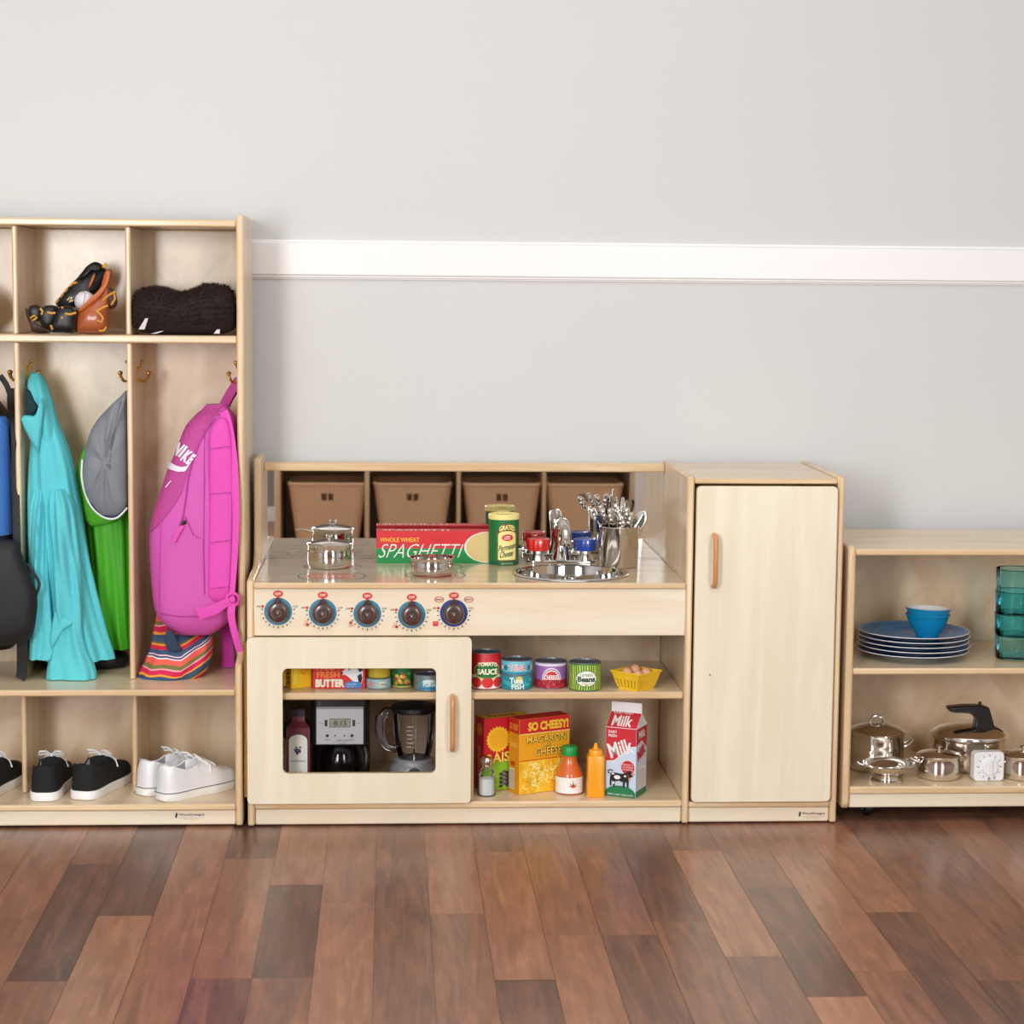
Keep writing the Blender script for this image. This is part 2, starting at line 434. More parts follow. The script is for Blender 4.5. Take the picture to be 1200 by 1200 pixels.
# ------------------------------------------------------------------ coat locker
def hook(root, x, y, z, s):
    """double brass coat hook screwed to an upright; s = +1 points to +x"""
    L = root.location; c = Vector((x, y, z))-L
    mb = MB()
    mb.box(c.x-.001 if s > 0 else c.x-.0025, c.x+.0025 if s > 0 else c.x+.001, c.y-.006, c.y+.006, c.z-.012, c.z+.02, BRASS)
    for dy in (-.006, .006):
        pts = [c+Vector((s*a, dy*k, b)) for a, b, k in ((.001, -.006, .2), (.008, -.010, .5), (.017, -.010, .8), (.023, -.002, 1.1), (.024, .007, 1.3))]
        mb.tube(pts, .0026, BRASS, 8); mb.ell(pts[-1], (.0044, .0044, .0044), BRASS, 12, 8)
    pts = [c+Vector((s*a, 0, b)) for a, b in ((.001, .012), (.007, .02), (.010, .03))]
    mb.tube(pts, .0026, BRASS, 8); mb.ell(pts[-1], (.004, .004, .004), BRASS, 12, 8)
    mb.build('coat_hook', root)
def stamp(name, root, x, z, w=.06):
    """small maker's mark printed on a toe board"""
    P = Print(plane_map((x-root.location.x, -.0003-root.location.y+TOE_Y, z-root.location.z), (1, 0, 0), (0, 0, 1), (0, -1, 0)))
    g, p, br = ink((54, 84, 62)), ink((84, 52, 92)), ink((150, 112, 80))
    P.poly([(-.5*w, .002), (-.46*w, .009), (-.4*w, .006), (-.42*w, 0), (-.47*w, -.002)], g); P.poly([(-.5*w, -.002), (-.47*w, .004), (-.42*w, .003), (-.45*w, -.003)], ink((40, 60, 90)))
    P.text('WoodDesigns', -.37*w, .5*w, .0005, .0065, p, bold=.012)
    P.text('quality early learning', -.36*w, .48*w, -.0030, -.0012, br, bold=0); P.text('furniture', -.2*w, .3*w, -.0062, -.0044, br, bold=0)
    return P.build(name, root)
TOE_Y = .008
LO = thing('coat_locker', 'tall birch coat locker with cubbies, hooks and shoe shelf at left', 'locker', (-.72, .19, 0))
UY = .105; BY = .326; LEFT = -1.165
zt1, zt0 = at(200, 257, UY).z, at(200, 265.8, UY).z
zs1, zs0 = at(200, 393, UY).z, at(200, 402.3, UY).z
ze1, ze0 = at(200, 808.3, 0).z, at(200, 816, 0).z
zb1, zb0 = at(200, 942.5, 0).z, at(200, 950, 0).z
xa, xb = -.2615, -.2470
def side_prof(): return [(0, .004), (0, .327), (.004, .338), (.014, .342), (.05, .345), (.08, .36), (.094, .385), (.098, .42), (.099, 1.235), (.104, 1.245), (.112, 1.247), (.384, 1.247), (.384, .004)]
for x in (xb, LEFT):
    L = LO.location
    MB().plate([(y-L.y, z-L.z) for y, z in side_prof()], [], 'x', x-.0145-L.x, x-L.x, BIR, EDGE).build('side_panel', LO, bevel=.004)
IX0 = LEFT
board('top_board', IX0, xa, UY-.003, .384, zt0, zt1, LO)
board('cubby_shelf', IX0, xa, UY, BY, zs0, zs1, LO)
board('seat_board', IX0, xa, -.002, BY, ze0, ze1, LO)
board('bottom_board', IX0, xa, -.002, BY, zb0, zb1, LO)
board('toe_board', IX0, xa, .008, .024, .004, zb0, LO, m=PALEX)
board('back_panel', IX0, xa, BY, BY+.01, .01, zt0, LO, m=BURL)
D1, D2 = (-.7135, -.7030), (-.4862, -.4755)
D0 = (-.9405, -.930)
for d in (D0, D1, D2):
    board('cubby_divider', d[0], d[1], UY+.001, BY, zs1, zt0, LO)
    board('coat_divider', d[0], d[1], UY+.004, BY, ze1, zs0, LO)
    board('shoe_divider', d[0]+.004, d[1]+.004, .10, BY, zb1, ze0, LO)
hz = .903
for x, s in ((D1[1], 1), (D2[1], 1), (D1[0], -1), (D2[0], -1), (xa, -1)):
    hook(LO, x, .2, at(165, 441, .2).z, s)
stamp('maker_mark', LO, at(222, 957, 0).x, at(222, 958, 0).z)

# ------------------------------------------------------------------ play kitchen (range, sink and refrigerator in one unit)
KI = thing('play_kitchen', 'birch play kitchen with stove, oven door, sink and tall refrigerator door along the wall', 'play kitchen', (.37, .19, 0))
KL = KI.location
SXa, SXb, FRa, FRb = -.237, -.2225, .6565, .6710
prof = [(0, .003), (0, .503), (.004, .509), (.012, .512), (.17, .514), (.21, .519), (.232, .534), (.243, .56), (.246, .60), (.246, .728), (.251, .736), (.259, .738), (.384, .738), (.384, .003)]
MB().plate([(y-KL.y, z) for y, z in prof], [], 'x', SXa-KL.x, SXb-KL.x, BIR, EDGE).build('side_panel', KI, bevel=.004)
for x0, x1 in ((FRa, FRb), (.9660, .9800)):
    prof = [(0, .003), (0, .716), (.004, .723), (.011, .726), (.384, .726), (.384, .003)]
    MB().plate([(y-KL.y, z) for y, z in prof], [], 'x', x0-KL.x, x1-KL.x, BIR, EDGE).build('side_panel', KI, bevel=.004)
# worktop with a round opening for the sink
SC, SR, WT = (.4312, .134), .1233, .5065
MB().plate([(SXb-KL.x, -.004-KL.y), (FRa-KL.x, -.004-KL.y), (FRa-KL.x, .37-KL.y), (SXb-KL.x, .37-KL.y)],
           [circ(SC[0]-KL.x, SC[1]-KL.y, SR-.008, 48)], 'z', .4939, WT, wood('birch_worktop', (222, 206, 180), (208, 188, 158), 'X', rough=.16, coat=.5, fleck=.2), EDGEX).build('worktop', KI, bevel=.003)
board('control_panel', SXb, FRa, .002, .016, .3968, .4938, KI, m=PALEX, bevel=.0015)
board('shelf', SXb, FRa, .008, .37, .2631, .2782, KI)
board('bottom_board', SXb, FRa, 0, .37, .0371, .0515, KI)
board('toe_board', SXb, FRa, .008, .022, .003, .037, KI, m=PALEX)
board('partition', .2165, .2248, .006, .37, .0516, .2630, KI)
board('back_panel', SXb, FRa, .371, .379, .01, .5, KI, m=BURL)
board('mirror_backing', SXb, FRa, .3725, .379, .5, .72, KI)
MIR = pm('mirror_silver', (236, 236, 234), .012, 1, var=0)
MB().box(SXb+.0002-KL.x, FRa-.0002-KL.x, .3695-KL.y, .3724-KL.y, WT+.0003, .7015, MIR).build('mirror', KI)
board('mirror_rail', SXb, FRa, .352, .3724, .7010, .7188, KI)
# refrigerator
board('refrigerator_top', FRb, .9660, .001, .384, .7095, .7208, KI)
board('refrigerator_floor', FRb, .9660, 0, .37, .0355, .0481, KI)
board('toe_board', FRb, .9660, .008, .022, .003, .0354, KI, m=PALEX)
board('back_panel', FRb, .9660, .371, .379, .01, .709, KI)
dr = MB().plate([(x-KL.x, z) for x, z in rr(.6735, .9640, .0500, .7065, .010, 6)], [], 'y', -.013-KL.y, .002-KL.y, PALE, EDGE).build('refrigerator_door', KI, bevel=.002)
HAND = wood('handle_wood', (222, 160, 106), (202, 136, 84), 'Z', rough=.3)
def handle(parent, x, z0, z1, y):
    x -= KL.x; y -= KL.y
    pts = [(x, y, z0), (x, y-.018, z0+.001), (x, y-.026, z0+.009), (x, y-.028, z0+.022), (x, y-.028, z1-.022), (x, y-.026, z1-.009), (x, y-.018, z1-.001), (x, y, z1)]
    MB().tube(pts, .0052, HAND, 12).build('handle', parent)
handle(dr, .7105, .5025, .6070, -.013)
MB().lathe([(.0, -.0006), (.0016, -.0006), (.0016, .001)], ink((96, 74, 52)), (at(832, 791, -.013).x-KL.x, -.013-KL.y, at(832, 791, -.013).z), 10, axis='y').build('knot', dr)
stamp('maker_mark', KI, at(952, 956, 0).x, at(952, 956.5, 0).z, .055)
# oven door with a glazed opening
y0 = -.015
p0, p1 = at(289, 747.5, y0), at(551.5, 941, y0)
w0, w1 = at(331, 783.5, y0), at(510.5, 906, y0)
od = MB().plate([(x-KL.x, z) for x, z in rr(p0.x, p1.x, p1.z, p0.z, .009, 6)], [[(x-KL.x, z) for x, z in rr(w0.x, w1.x, w1.z, w0.z, .011, 6)]], 'y', y0-KL.y, -.001-KL.y, PALE, EDGE).build('oven_door', KI, bevel=.0015)
MB().box(w0.x-.002-KL.x, w1.x+.002-KL.x, -.008-KL.y, -.006-KL.y, w1.z-.002, w0.z+.002, glass('clear_acrylic', (254, 254, 254), 1.10)).build('window_pane', od)
handle(od, at(530, 846, y0).x, at(530, 877, y0).z, at(530, 815, y0).z, y0)
hg = at(286, 752, -.004); hb = at(287, 933, -.004)
mb = MB(); mb.box(SXa-.0035-KL.x, SXa-.0008-KL.x, -.012-KL.y, .010-KL.y, hb.z, hg.z, BRASS)
mb.lathe([(.0032, hb.z), (.0032, hg.z)], BRASS, (SXa-.003-KL.x, -.006-KL.y, 0), 12)
mb.build('hinge', od)
# burner rings printed on the worktop
for bx, by, r in ((-.068, .0955, .0705), (-.070, .238, .062), (.147, .108, .063), (.147, .240, .06)):
    P = Print(plane_map((bx-KL.x, by-KL.y, WT), (1, 0, 0), (0, 1, 0), (0, 0, 1)))
    P.ring(0, 0, r*.97, r, ink((52, 44, 44)), 56); red = ink((214, 120, 98))
    for k in range(4): P.ring(0, 0, r*(.12+.17*k), r*(.20+.17*k), red, 48, up=False)
    P.build('burner_ring', KI)
# dials and knobs
BR = pm('brown_knob', (72, 46, 40), .3, coat=.4)
RED = ink((214, 52, 44)); DK = ink((50, 44, 48)); CRM = ink((244, 220, 196))
for i, (u, v) in enumerate(((326, 716.5), (378.3, 718), (430.5, 719), (482.5, 720.5), (531.8, 718.5))):
    c = at(u, v, .002); o = (c.x-KL.x, .0018-KL.y, c.z)
    P = Print(plane_map(o, (1, 0, 0), (0, 0, 1), (0, -1, 0)))
    P.oval(0, 0, .0283, .0283, ink((36, 62, 140) if i == 4 else (64, 132, 164)), 40)
    P.oval(0, .0362, .0102, .0068, RED); P.text('OFF', -.006, .006, .0335, .0388, CRM, bold=.03)
    for k in range(13):
        a = R(172+k*(196/12)); r0 = .0305
        P.line([(r0*cos(a), r0*sin(a)), ((r0+.0042)*cos(a), (r0+.0042)*sin(a))], .0014 if k % 2 else .0021, DK, up=False)
    P.h += P.st
    P.oval(-.0315, .0105, .0030, .0030, RED); P.text('HI', -.0425, -.0362, .0085, .0125, DK, bold=.01)
    P.text('LO', .0305, .0395, .0085, .0125, DK, bold=.01)
    if 1 <= i <= 3:
        full = {1: 2, 2: 0, 3: 2}[i]
        for k, (x, z) in enumerate(((-.0335, -.0185), (-.0365, -.0245), (-.0305, -.0245))):
            if k == full: P.oval(x, z, .0030, .0030, RED, up=False)
            P.ring(x, z, .0022, .0029, ink((226, 110, 96)), 18, up=False)
    if i == 4:
        P.rect(-.0425, -.0315, -.0265, -.0165, RED); P.rect(-.040, -.034, -.0205, -.0190, ink((240, 140, 130)))
        for sx, t in ((-1, 'BAKE'), (1, 'BROIL')):
            P.ring(sx*.030, .0285, .0078, .0096, RED, 30, sy=.62, up=False); P.h += P.st
            P.text(t, sx*.030-.0058, sx*.030+.0058, .0267, .0303, DK, bold=.01)
    P.build('dial_print', KI)
    kb = MB()
    kb.lathe([(0, -.021), (.0035, -.021), (.0045, -.0195), (.012, -.0205), (.0185, -.0185), (.0212, -.014), (.0218, -.004), (.0218, .0)], BR, o, 40, axis='y')
    kb.plate([(o[0]+a, o[2]+b) for a, b in ((-.0085, .019), (-.0062, .024), (-.0042, .0285), (0, .0305), (.0042, .0285), (.0062, .024), (.0085, .019))], [], 'y', o[1]-.015, o[1]-.003, BR)
    kn = kb.build('control_knob', KI, bevel=.001)
    mb = MB()
    for sx in (-1, 1):
        pass
    mb.lathe([(.0, -.0212), (.0024, -.0212), (.0024, -.019)], ink((150, 140, 130), .3), o, 14, axis='y'); mb.build('knob_screw', kn)
# sink bowl
mb = MB()
mb.lathe([(SR+.0, WT+.0008), (SR-.001, WT+.0028), (SR-.007, WT+.0040), (SR-.013, WT+.003), (SR-.015, WT-.004), (SR-.016, WT-.03), (SR-.020, WT-.062), (SR-.032, WT-.070), (.02, WT-.071), (0, WT-.072)],
         CHROME, (SC[0]-KL.x, SC[1]-KL.y, 0), 56)
sk = mb.build('sink_bowl', KI, angle=60)
MB().lathe([(0, WT-.069), (.014, WT-.069), (.017, WT-.0705), (.019, WT-.0705)], STEEL, (SC[0]-KL.x, SC[1]-KL.y, 0), 24).build('drain', sk)
# faucet: chrome plate, curved spout, a red and a blue handle
fx, fy = .4265-KL.x, .310-KL.y
mb = MB()
mb.plate(rr(fx-.078, fx+.078, fy-.021, fy+.021, .019, 8), [], 'z', WT, WT+.007, CHROME)
for sx in (-1, 1): mb.lathe([(.020, WT+.006), (.017, WT+.012), (.0125, WT+.019), (.012, WT+.027)], CHROME, (fx+sx*.0515, fy-.004, 0), 24)
mb.lathe([(.022, WT+.006), (.019, WT+.016), (.0155, WT+.026), (.014, WT+.036)], CHROME, (fx, fy, 0), 24)
fc = mb.build('faucet', KI, bevel=.0015)
pts = [(fx, fy, WT+.03), (fx-.002, fy+.003, WT+.055), (fx-.004, fy-.001, WT+.076), (fx-.004, fy-.018, WT+.090), (fx-.001, fy-.042, WT+.089), (fx+.003, fy-.063, WT+.076), (fx+.004, fy-.070, WT+.060), (fx+.004, fy-.071, WT+.052)]
mb = MB().tube(pts, [.0135, .0135, .0135, .0135, .013, .0125, .012, .0125], CHROME, 16)
mb.lathe([(.0135, -.004), (.0145, .0), (.0145, .006), (.012, .007)], CHROME, (fx+.004, fy-.071, WT+.050), 20)
mb.build('spout', fc)
for sx, col, nm in ((-1, (218, 40, 38), 'hot_handle'), (1, (28, 72, 170), 'cold_handle')):
    mb = MB(); m = pm('faucet_'+nm, col, .25, coat=.5)
    rings = []
    for r, z in ((.0155, .026), (.0235, .028), (.0248, .031), (.0248, .050), (.0235, .053), (.018, .0545), (.0001, .0548)):
        rings.append([(fx+sx*.0515+(r*(1+.045*cos(10*t)))*cos(t), fy-.004+(r*(1+.045*cos(10*t)))*sin(t), WT+z) for t in [2*pi*k/80 for k in range(80)]])
    mb.loft(rings, m)
    h = mb.build(nm, fc); h['label'] = ('red' if sx < 0 else 'blue')+' fluted faucet handle'

# ------------------------------------------------------------------ mobile shelf at the right
MS = thing('mobile_shelf', 'low open birch shelf on casters holding dishes and pots, right of the refrigerator', 'shelf', (1.4, .18, 0))
ML = MS.location; MX = 1.80
prof = [(0, .040), (.010, .030), (.35, .030), (.36, .04), (.36, .575), (.352, .583), (.008, .583), (0, .575)]
for x in (.9920, MX):
    MB().plate([(y-ML.y, z) for y, z in prof], [], 'x', x-ML.x, x+.0155-ML.x, BIR, EDGE).build('side_panel', MS, bevel=.005)
a, b = 1.0075, MX
board('top_board', a, b, .003, .360, .5626, .5758, MS)
board('middle_shelf', a, b, .003, .345, .3140, .3275, MS)
board('bottom_board', a, b, .003, .345, .0616, .0777, MS)
board('front_rail', a, b, .010, .026, .0314, .0615, MS, m=PALEX)
board('back_panel', a, b, .345, .353, .05, .5626, MS, m=BURL)
for x, y in ((1.060, .075), (1.060, .30), (1.76, .075), (1.76, .30)):
    o = (x-ML.x, y-ML.y, 0)
    mb = MB().box(o[0]-.022, o[0]+.022, o[1]-.022, o[1]+.022, .056, .0612, STEEL)
    mb.lathe([(.007, .034), (.007, .056)], STEEL, o, 14)
    mb.plate([(o[1]-.016, .038), (o[1]+.006, .044), (o[1]+.006, .02), (o[1]-.012, .014)], [], 'x', o[0]-.0115, o[0]-.009, STEEL)
    mb.plate([(o[1]-.016, .038), (o[1]+.006, .044), (o[1]+.006, .02), (o[1]-.012, .014)], [], 'x', o[0]+.009, o[0]+.0115, STEEL)
    cs = mb.build('caster', MS)
    MB().lathe([(0, -.008), (.014, -.008), (.0178, -.0055), (.0178, .0055), (.014, .008), (0, .008)], BLACK, (o[0], o[1]-.006, .0181), 28, axis='x').build('wheel', cs)

# ------------------------------------------------------------------ low cubby unit with baskets across the room, seen in the mirror
CU = thing('cubby_unit', 'low birch cubby unit with four wicker baskets, seen in the kitchen mirror', 'storage unit', (.31, -3.38, 0))
CL = CU.location; cy0 = -3.19
xs = [(-.393, -.371), (-.0435, -.0255), (.3165, .332), (.652, .668), (.999, 1.019)]
zt = .425
for i, (xa_, xb_) in enumerate(xs):
    board('side_panel' if i in (0, 4) else 'partition', xa_, xb_, -3.57, cy0, 0 if i in (0, 4) else .075, zt, CU)
board('top_board', xs[0][0]-.004, xs[4][1]+.004, -3.572, cy0+.004, zt, zt+.018, CU)
for i in range(4): board('bottom_board', xs[i][1], xs[i+1][0], -3.57, cy0-.002, .06, .076, CU)
board('toe_board', xs[0][1], xs[4][0], cy0-.03, cy0-.014, 0, .06, CU)
board('back_panel', xs[0][1], xs[4][0], -3.57, -3.562, .06, zt, CU, m=wood('birch_shaded', (172, 142, 104), (150, 120, 84), 'X'))  # back in a darker birch: the shade inside the cubbies put into its colour
WICK = None
def wicker():
    m, nt, b = newmat('wicker')
    tc = N(nt, 'ShaderNodeTexCoord')
    w1 = N(nt, 'ShaderNodeTexWave', wave_type='BANDS', bands_direction='X'); w1.inputs['Scale'].default_value = 26; w1.inputs['Distortion'].default_value = .6
    w2 = N(nt, 'ShaderNodeTexWave', wave_type='BANDS', bands_direction='Z'); w2.inputs['Scale'].default_value = 60; w2.inputs['Distortion'].default_value = 1
    for w in (w1, w2): nt.links.new(tc.outputs['Object'], w.inputs['Vector'])
    mu = N(nt, 'ShaderNodeMath', operation='MULTIPLY'); nt.links.new(w1.outputs['Fac'], mu.inputs[0]); nt.links.new(w2.outputs['Fac'], mu.inputs[1])
    cr = N(nt, 'ShaderNodeValToRGB'); cr.color_ramp.elements[0].color = rgba((234, 188, 146)); cr.color_ramp.elements[1].color = rgba((252, 224, 186))
    nt.links.new(mu.outputs[0], cr.inputs[0]); nt.links.new(cr.outputs[0], b.inputs['Base Color'])
    bp = N(nt, 'ShaderNodeBump'); bp.inputs['Distance'].default_value = .003; bp.inputs['Strength'].default_value = .7
    nt.links.new(mu.outputs[0], bp.inputs['Height']); nt.links.new(bp.outputs[0], b.inputs['Normal']); b.inputs['Roughness'].default_value = .6
    return m
WICK = wicker()
def basket():
    t = thing('wicker_basket', '', 'basket', (0, 0, .0765), pi, 'wicker baskets in the cubby unit')
    H, wt, wb, dt, db = .248, .149, .117, .155, .13
    def ring(z, ins=0): 
        k = z/H; w, d = wb+(wt-wb)*k-ins, db+(dt-db)*k-ins
        return [(x, y, z) for x, y in rr(-w, w, -d, d, .03, 4)]
    # front wall (towards local -y) with two hand holes
    n = len(ring(0))
    mb = MB().loft([ring(0), ring(H*.73)], WICK, cap=False); mb.f.append(list(range(n))); mb.mi.append(0)
    mb.loft([ring(H*.875), ring(H)], WICK, cap=False)
    k0, k1 = H*.73, H*.875
    # the pierced band, front and rest
    r0, r1 = ring(k0), ring(k1); 
    for i in range(n):
        j = (i+1) % n
        a, b_, c, d = Vector(r0[i]), Vector(r0[j]), Vector(r1[j]), Vector(r1[i])
        if abs(a.y-b_.y) < 1e-4 and a.y < 0 and abs(a.x-b_.x) > .05:
            cuts = [0, .398, .488, .512, .602, 1]
            for q in range(5):
                A, B, Cc, D = a.lerp(b_, cuts[q]), a.lerp(b_, cuts[q+1]), d.lerp(c, cuts[q+1]), d.lerp(c, cuts[q])
                if q in (1, 3):
                    mb.add([A, B, A.lerp(D, .08), B.lerp(Cc, .08)], [(0, 1, 3, 2)], WICK); mb.add([A.lerp(D, .9), B.lerp(Cc, .9), Cc, D], [(0, 1, 2, 3)], WICK)
                else: mb.add([A, B, Cc, D], [(0, 1, 2, 3)], WICK)
        else: mb.add([a, b_, c, d], [(0, 1, 2, 3)], WICK)
    mb.build('basket_body', t, solid=.008, smooth=False)
    rp = ring(H); MB().tube(rp+[rp[0], rp[1]], .0075, WICK, 8).build('basket_rim', t)
    return t
bl = ['leftmost wicker basket reflected in the mirror, behind the lidded pot', 'wicker basket reflected in the mirror above the spaghetti box', 'wicker basket reflected in the mirror above the cheese can', 'rightmost wicker basket reflected in the mirror, behind the tall pot of cutlery']
b0 = basket()
for i, x in enumerate((-.193, .140, .491, .818)):
    b = b0 if i == 0 else copy_tree(b0)
    b.location = (x+.004, cy0-.162, .0765); b['label'] = bl[i]

# ------------------------------------------------------------------ pots
def pan_profile(r, h, t=.0016, foot=.006, lip=.0018):
    b = .0009
    return [(0, 0), (r-foot, 0), (r-foot*.35, foot*.3), (r, foot), (r+b, foot+(h-foot)*.3), (r+b*.6, foot+(h-foot)*.65), (r-.0006, h-.004), (r, h-.003), (r+lip, h-.001), (r+lip, h), (r-t, h), (r-t, foot), (r-foot, t), (0, t)]
def lid_profile(r, z, rise):
    return [(r+.0015, z-.0015), (r+.0025, z+.001), (r+.001, z+.003), (r*.9, z+.003+rise*.25), (r*.6, z+.003+rise*.7), (r*.3, z+.003+rise*.95), (0, z+.003+rise), (0, z+rise), (r*.3, z+rise*.9), (r*.6, z+rise*.6), (r*.9, z+.001), (r-.001, z-.0015)]
def knob_top(mb, z, m, s=1, x=0):
    mb.lathe([(0, z-.001), (.0035*s, z-.001), (.0032*s, z+.003*s), (.0065*s, z+.0055*s), (.0075*s, z+.008*s), (.005*s, z+.0105*s), (0, z+.011*s)], m, (x, 0, 0), 20)
def pot(name, label, cat, loc, r, h, lid=0, handle=None, ears=None, m=None, group=None, rz=0, knob=True, ring=False):
    m = m or CHROME
    t = thing(name, label, cat, loc, rz, group)
    MB().lathe(pan_profile(r, h), m, n=56).build('pot_body', t, angle=50)
    if lid:
        l = MB().lathe(lid_profile(r, h+.0005, lid), m, n=56).build('lid', t, angle=50)
        if knob: mb = MB(); knob_top(mb, h+.003+lid, m); mb.build('lid_knob', l)
        if ring:
            z = h+.003+lid*.9; w = ring
            MB().tube([(-w, 0, z-.003), (-w*.98, 0, z+w*.5), (-w*.7, 0, z+w*.95), (0, 0, z+w*1.15), (w*.7, 0, z+w*.95), (w*.98, 0, z+w*.5), (w, 0, z-.003)], .0028, m, 10).build('lid_handle', l)
    if handle:
        a, L, zz = handle; d = Vector((cos(a), sin(a), 0))
        MB().tube([d*r+Vector((0, 0, zz)), d*(r+.01)+Vector((0, 0, zz+.003)), d*(r+L*.6)+Vector((0, 0, zz+.006)), d*(r+L)+Vector((0, 0, zz+.004))], [.003, .0028, .0034, .0042], m, 10, flat=.6).build('handle', t)
    if ears:
        for a in ears[0]:
            d = Vector((cos(a), sin(a), 0)); s = Vector((-sin(a), cos(a), 0)); zz, out, w, rise = ears[1:]
            pts = [d*(r-.001)+s*w+Vector((0, 0, zz)), d*(r+out*.6)+s*w+Vector((0, 0, zz+rise*.4)), d*(r+out)+s*w*.6+Vector((0, 0, zz+rise)), d*(r+out)-s*w*.6+Vector((0, 0, zz+rise)), d*(r+out*.6)-s*w+Vector((0, 0, zz+rise*.4)), d*(r-.001)-s*w+Vector((0, 0, zz))]
            MB().tube(pts, .0026, m, 10).build('handle', t)
    return t
zr = at(386, 641, .1856).z-WT
pot('saucepan', 'shiny lidded toy saucepan on the back left burner of the stove', 'pot', (-.0768, .2309, WT+.0002), .0453, zr, lid=.007, handle=(R(218), .062, zr*.72))
pot('saucepan', 'low open steel pan without lid on the front right burner', 'pot', (.1392, .1158, WT+.0002), .0445, at(506, 656, .0713).z-WT, handle=(R(60), .05, .026))

# ------------------------------------------------------------------ boxes and cans with printed labels
def carton(name, label, cat, loc, rz, w, d, h, base, top=None, group=None):
    """card box: local origin at the front left bottom corner; returns thing, and makers of front / left prints"""
    t = thing(name, label, cat, loc, rz, group)
    MB().box(0, w, 0, d, 0, h, base).build('carton', t, bevel=.0008)
    front = Print(plane_map((0, 0, 0), (1, 0, 0), (0, 0, 1), (0, -1, 0)))
    left = Print(plane_map((0, d, 0), (0, -1, 0), (0, 0, 1), (-1, 0, 0)))
    tp = Print(plane_map((0, 0, h), (1, 0, 0), (0, 1, 0), (0, 0, 1)))
    return t, front, left, tp
YEL = ink((250, 208, 70)); GRN = ink((0, 140, 66)); RD = ink((214, 34, 44)); BLU = ink((40, 100, 180)); BLK = ink((28, 26, 28)); CREAM = ink((250, 236, 176)); ORG = ink((240, 160, 20))
# spaghetti
x0, yb = .0228, .2945; hh = at(441, 622.5, yb).z-WT
t, f, l, tp = carton('spaghetti_box', 'long red and green spaghetti box lying on the worktop behind the low pan', 'food box', (x0, yb, WT+.0003), 0, .262, .045, hh, RD)
W_, H_ = .262, hh
f.rect(0, W_, 0, H_*.46, GRN, 4); 
wx = W_*.845
def window(k, dx):
    return [(W_-.001, H_*.985-k*.1), (W_-.001, .012*H_+k*.1)]+[(wx+.022-(.053-k)*cos(a)+dx, H_*.5+(H_*.49-k*.3)*sin(a)) for a in [R(-82+164*i/24) for i in range(25)]]
f.poly(window(0, 0), WHITE); f.poly(window(.0035, 0), ink((222, 196, 132)))
f.text('WHOLE WHEAT', W_*.03, W_*.355, H_*.66, H_*.80, ink((250, 190, 60)), bold=.02)
f.text('SPAGHETTI', W_*.035, W_*.70, H_*.17, H_*.60, WHITE, bold=-.012, shear=.38)
f.line([(W_*.46, H_*.78), (W_*.5, H_*.82), (W_*.535, H_*.79), (W_*.54, H_*.73), (W_*.5, H_*.71), (W_*.46, H_*.74), (W_*.46, H_*.78)], .0006, ink((120, 24, 30)))
f.build('front_print', t)
tp.text('SPAGHETTI', W_*.05, W_*.6, .008, .034, WHITE, bold=0); tp.build('top_print', t)

LIDM = pm('can_lid', (120, 124, 132), .35, .35)
def can(name, label, loc, r, h, base, rz=0, group=None, rim=LIDM, cat='can', body=None):
    t = thing(name, label, cat, loc, rz, group)
    MB().lathe([(0, .0006), (r-.003, .0006), (r-.0025, 0), (r-.0006, 0), (r+.0002, .0012), (r, .002), (r, h-.002), (r+.0002, h-.0012), (r-.0004, h), (r-.0016, h), (r-.0022, h-.002), (r-.0022, h-.003), (0, h-.003)],
               rim, n=48).build('tin', t, angle=40)
    MB().lathe([(r+.0002, .0016), (r+.0003, .0018), (r+.0003, h-.0018), (r+.0002, h-.0016)], base, n=48).build('paper_label', t)
    return t, Print(cyl_map(r+.0003))
# tomato sauce
r, h = .0305, .0766
t, p = can('tomato_sauce_can', 'tall tomato sauce can with red and white label beside the oven door', (.2512, .0616, .2784), r, h, ink((206, 32, 40)), rz=R(4))
p.rect(-.048, .048, .003, h*.40, WHITE, 40)
p.oval(0, h*.52, .031, h*.235, ink((236, 206, 76)), k=5); p.oval(0, h*.52, .029, h*.205, ink((20, 120, 52)), k=5); p.rect(-.048, .048, .0275, h*.36, WHITE, 40)
p.oval(0, h*.545, .0268, h*.165, ink((20, 120, 52)), k=5)
for dx in (-.0245, 0, .0245, -.049, .049):
    p.oval(dx, .0155, .0122, .0112, ink((222, 44, 40)), 20, 3, up=False)
p.h += p.st
for dx in (-.0245, 0, .0245): p.oval(dx, .0253, .004, .0018, ink((70, 140, 50)), 10, 1, up=False)
p.h += p.st
p.text('TOMATO', -.021, .021, h*.615, h*.735, ink((252, 246, 214)), bold=.045, arch=.003); p.text('SAUCE', -.022, .022, h*.42, h*.58, ink((252, 246, 214)), bold=.05)
p.build('label_print', t)
# two tuna cans, one on the other
r = .0324; hz = .0307
t, p = can('tuna_can', 'lower of two stacked tuna cans, dark teal label lettered Tuna Fish', (.3146, .0581, .2784), r, hz, ink((28, 142, 156)))
for k in range(9): p.oval(-.044+.011*k, hz*(.3+.42*((k*37) % 10)/10), .008, .004, ink((60, 176, 190)), 14, 2, up=False)
p.h += p.st; p.oval(.004, hz*.70, .0075, hz*.26, ink((228, 206, 90)), 18, 3)
p.text('Tuna', -.016, .012, hz*.46, hz*.86, WHITE, bold=.03); p.text('FISH', -.012, .014, hz*.08, hz*.42, ink((236, 246, 236)), bold=.03)
p.build('label_print', t)
t, p = can('tuna_can', 'upper tuna can with pale blue label standing on the teal tuna can', (.3146, .0581, .2784+hz+.0002), r, hz, ink((112, 196, 214)))
p.rect(-.05, .05, hz*.06, hz*.22, ink((40, 140, 170)), 40)
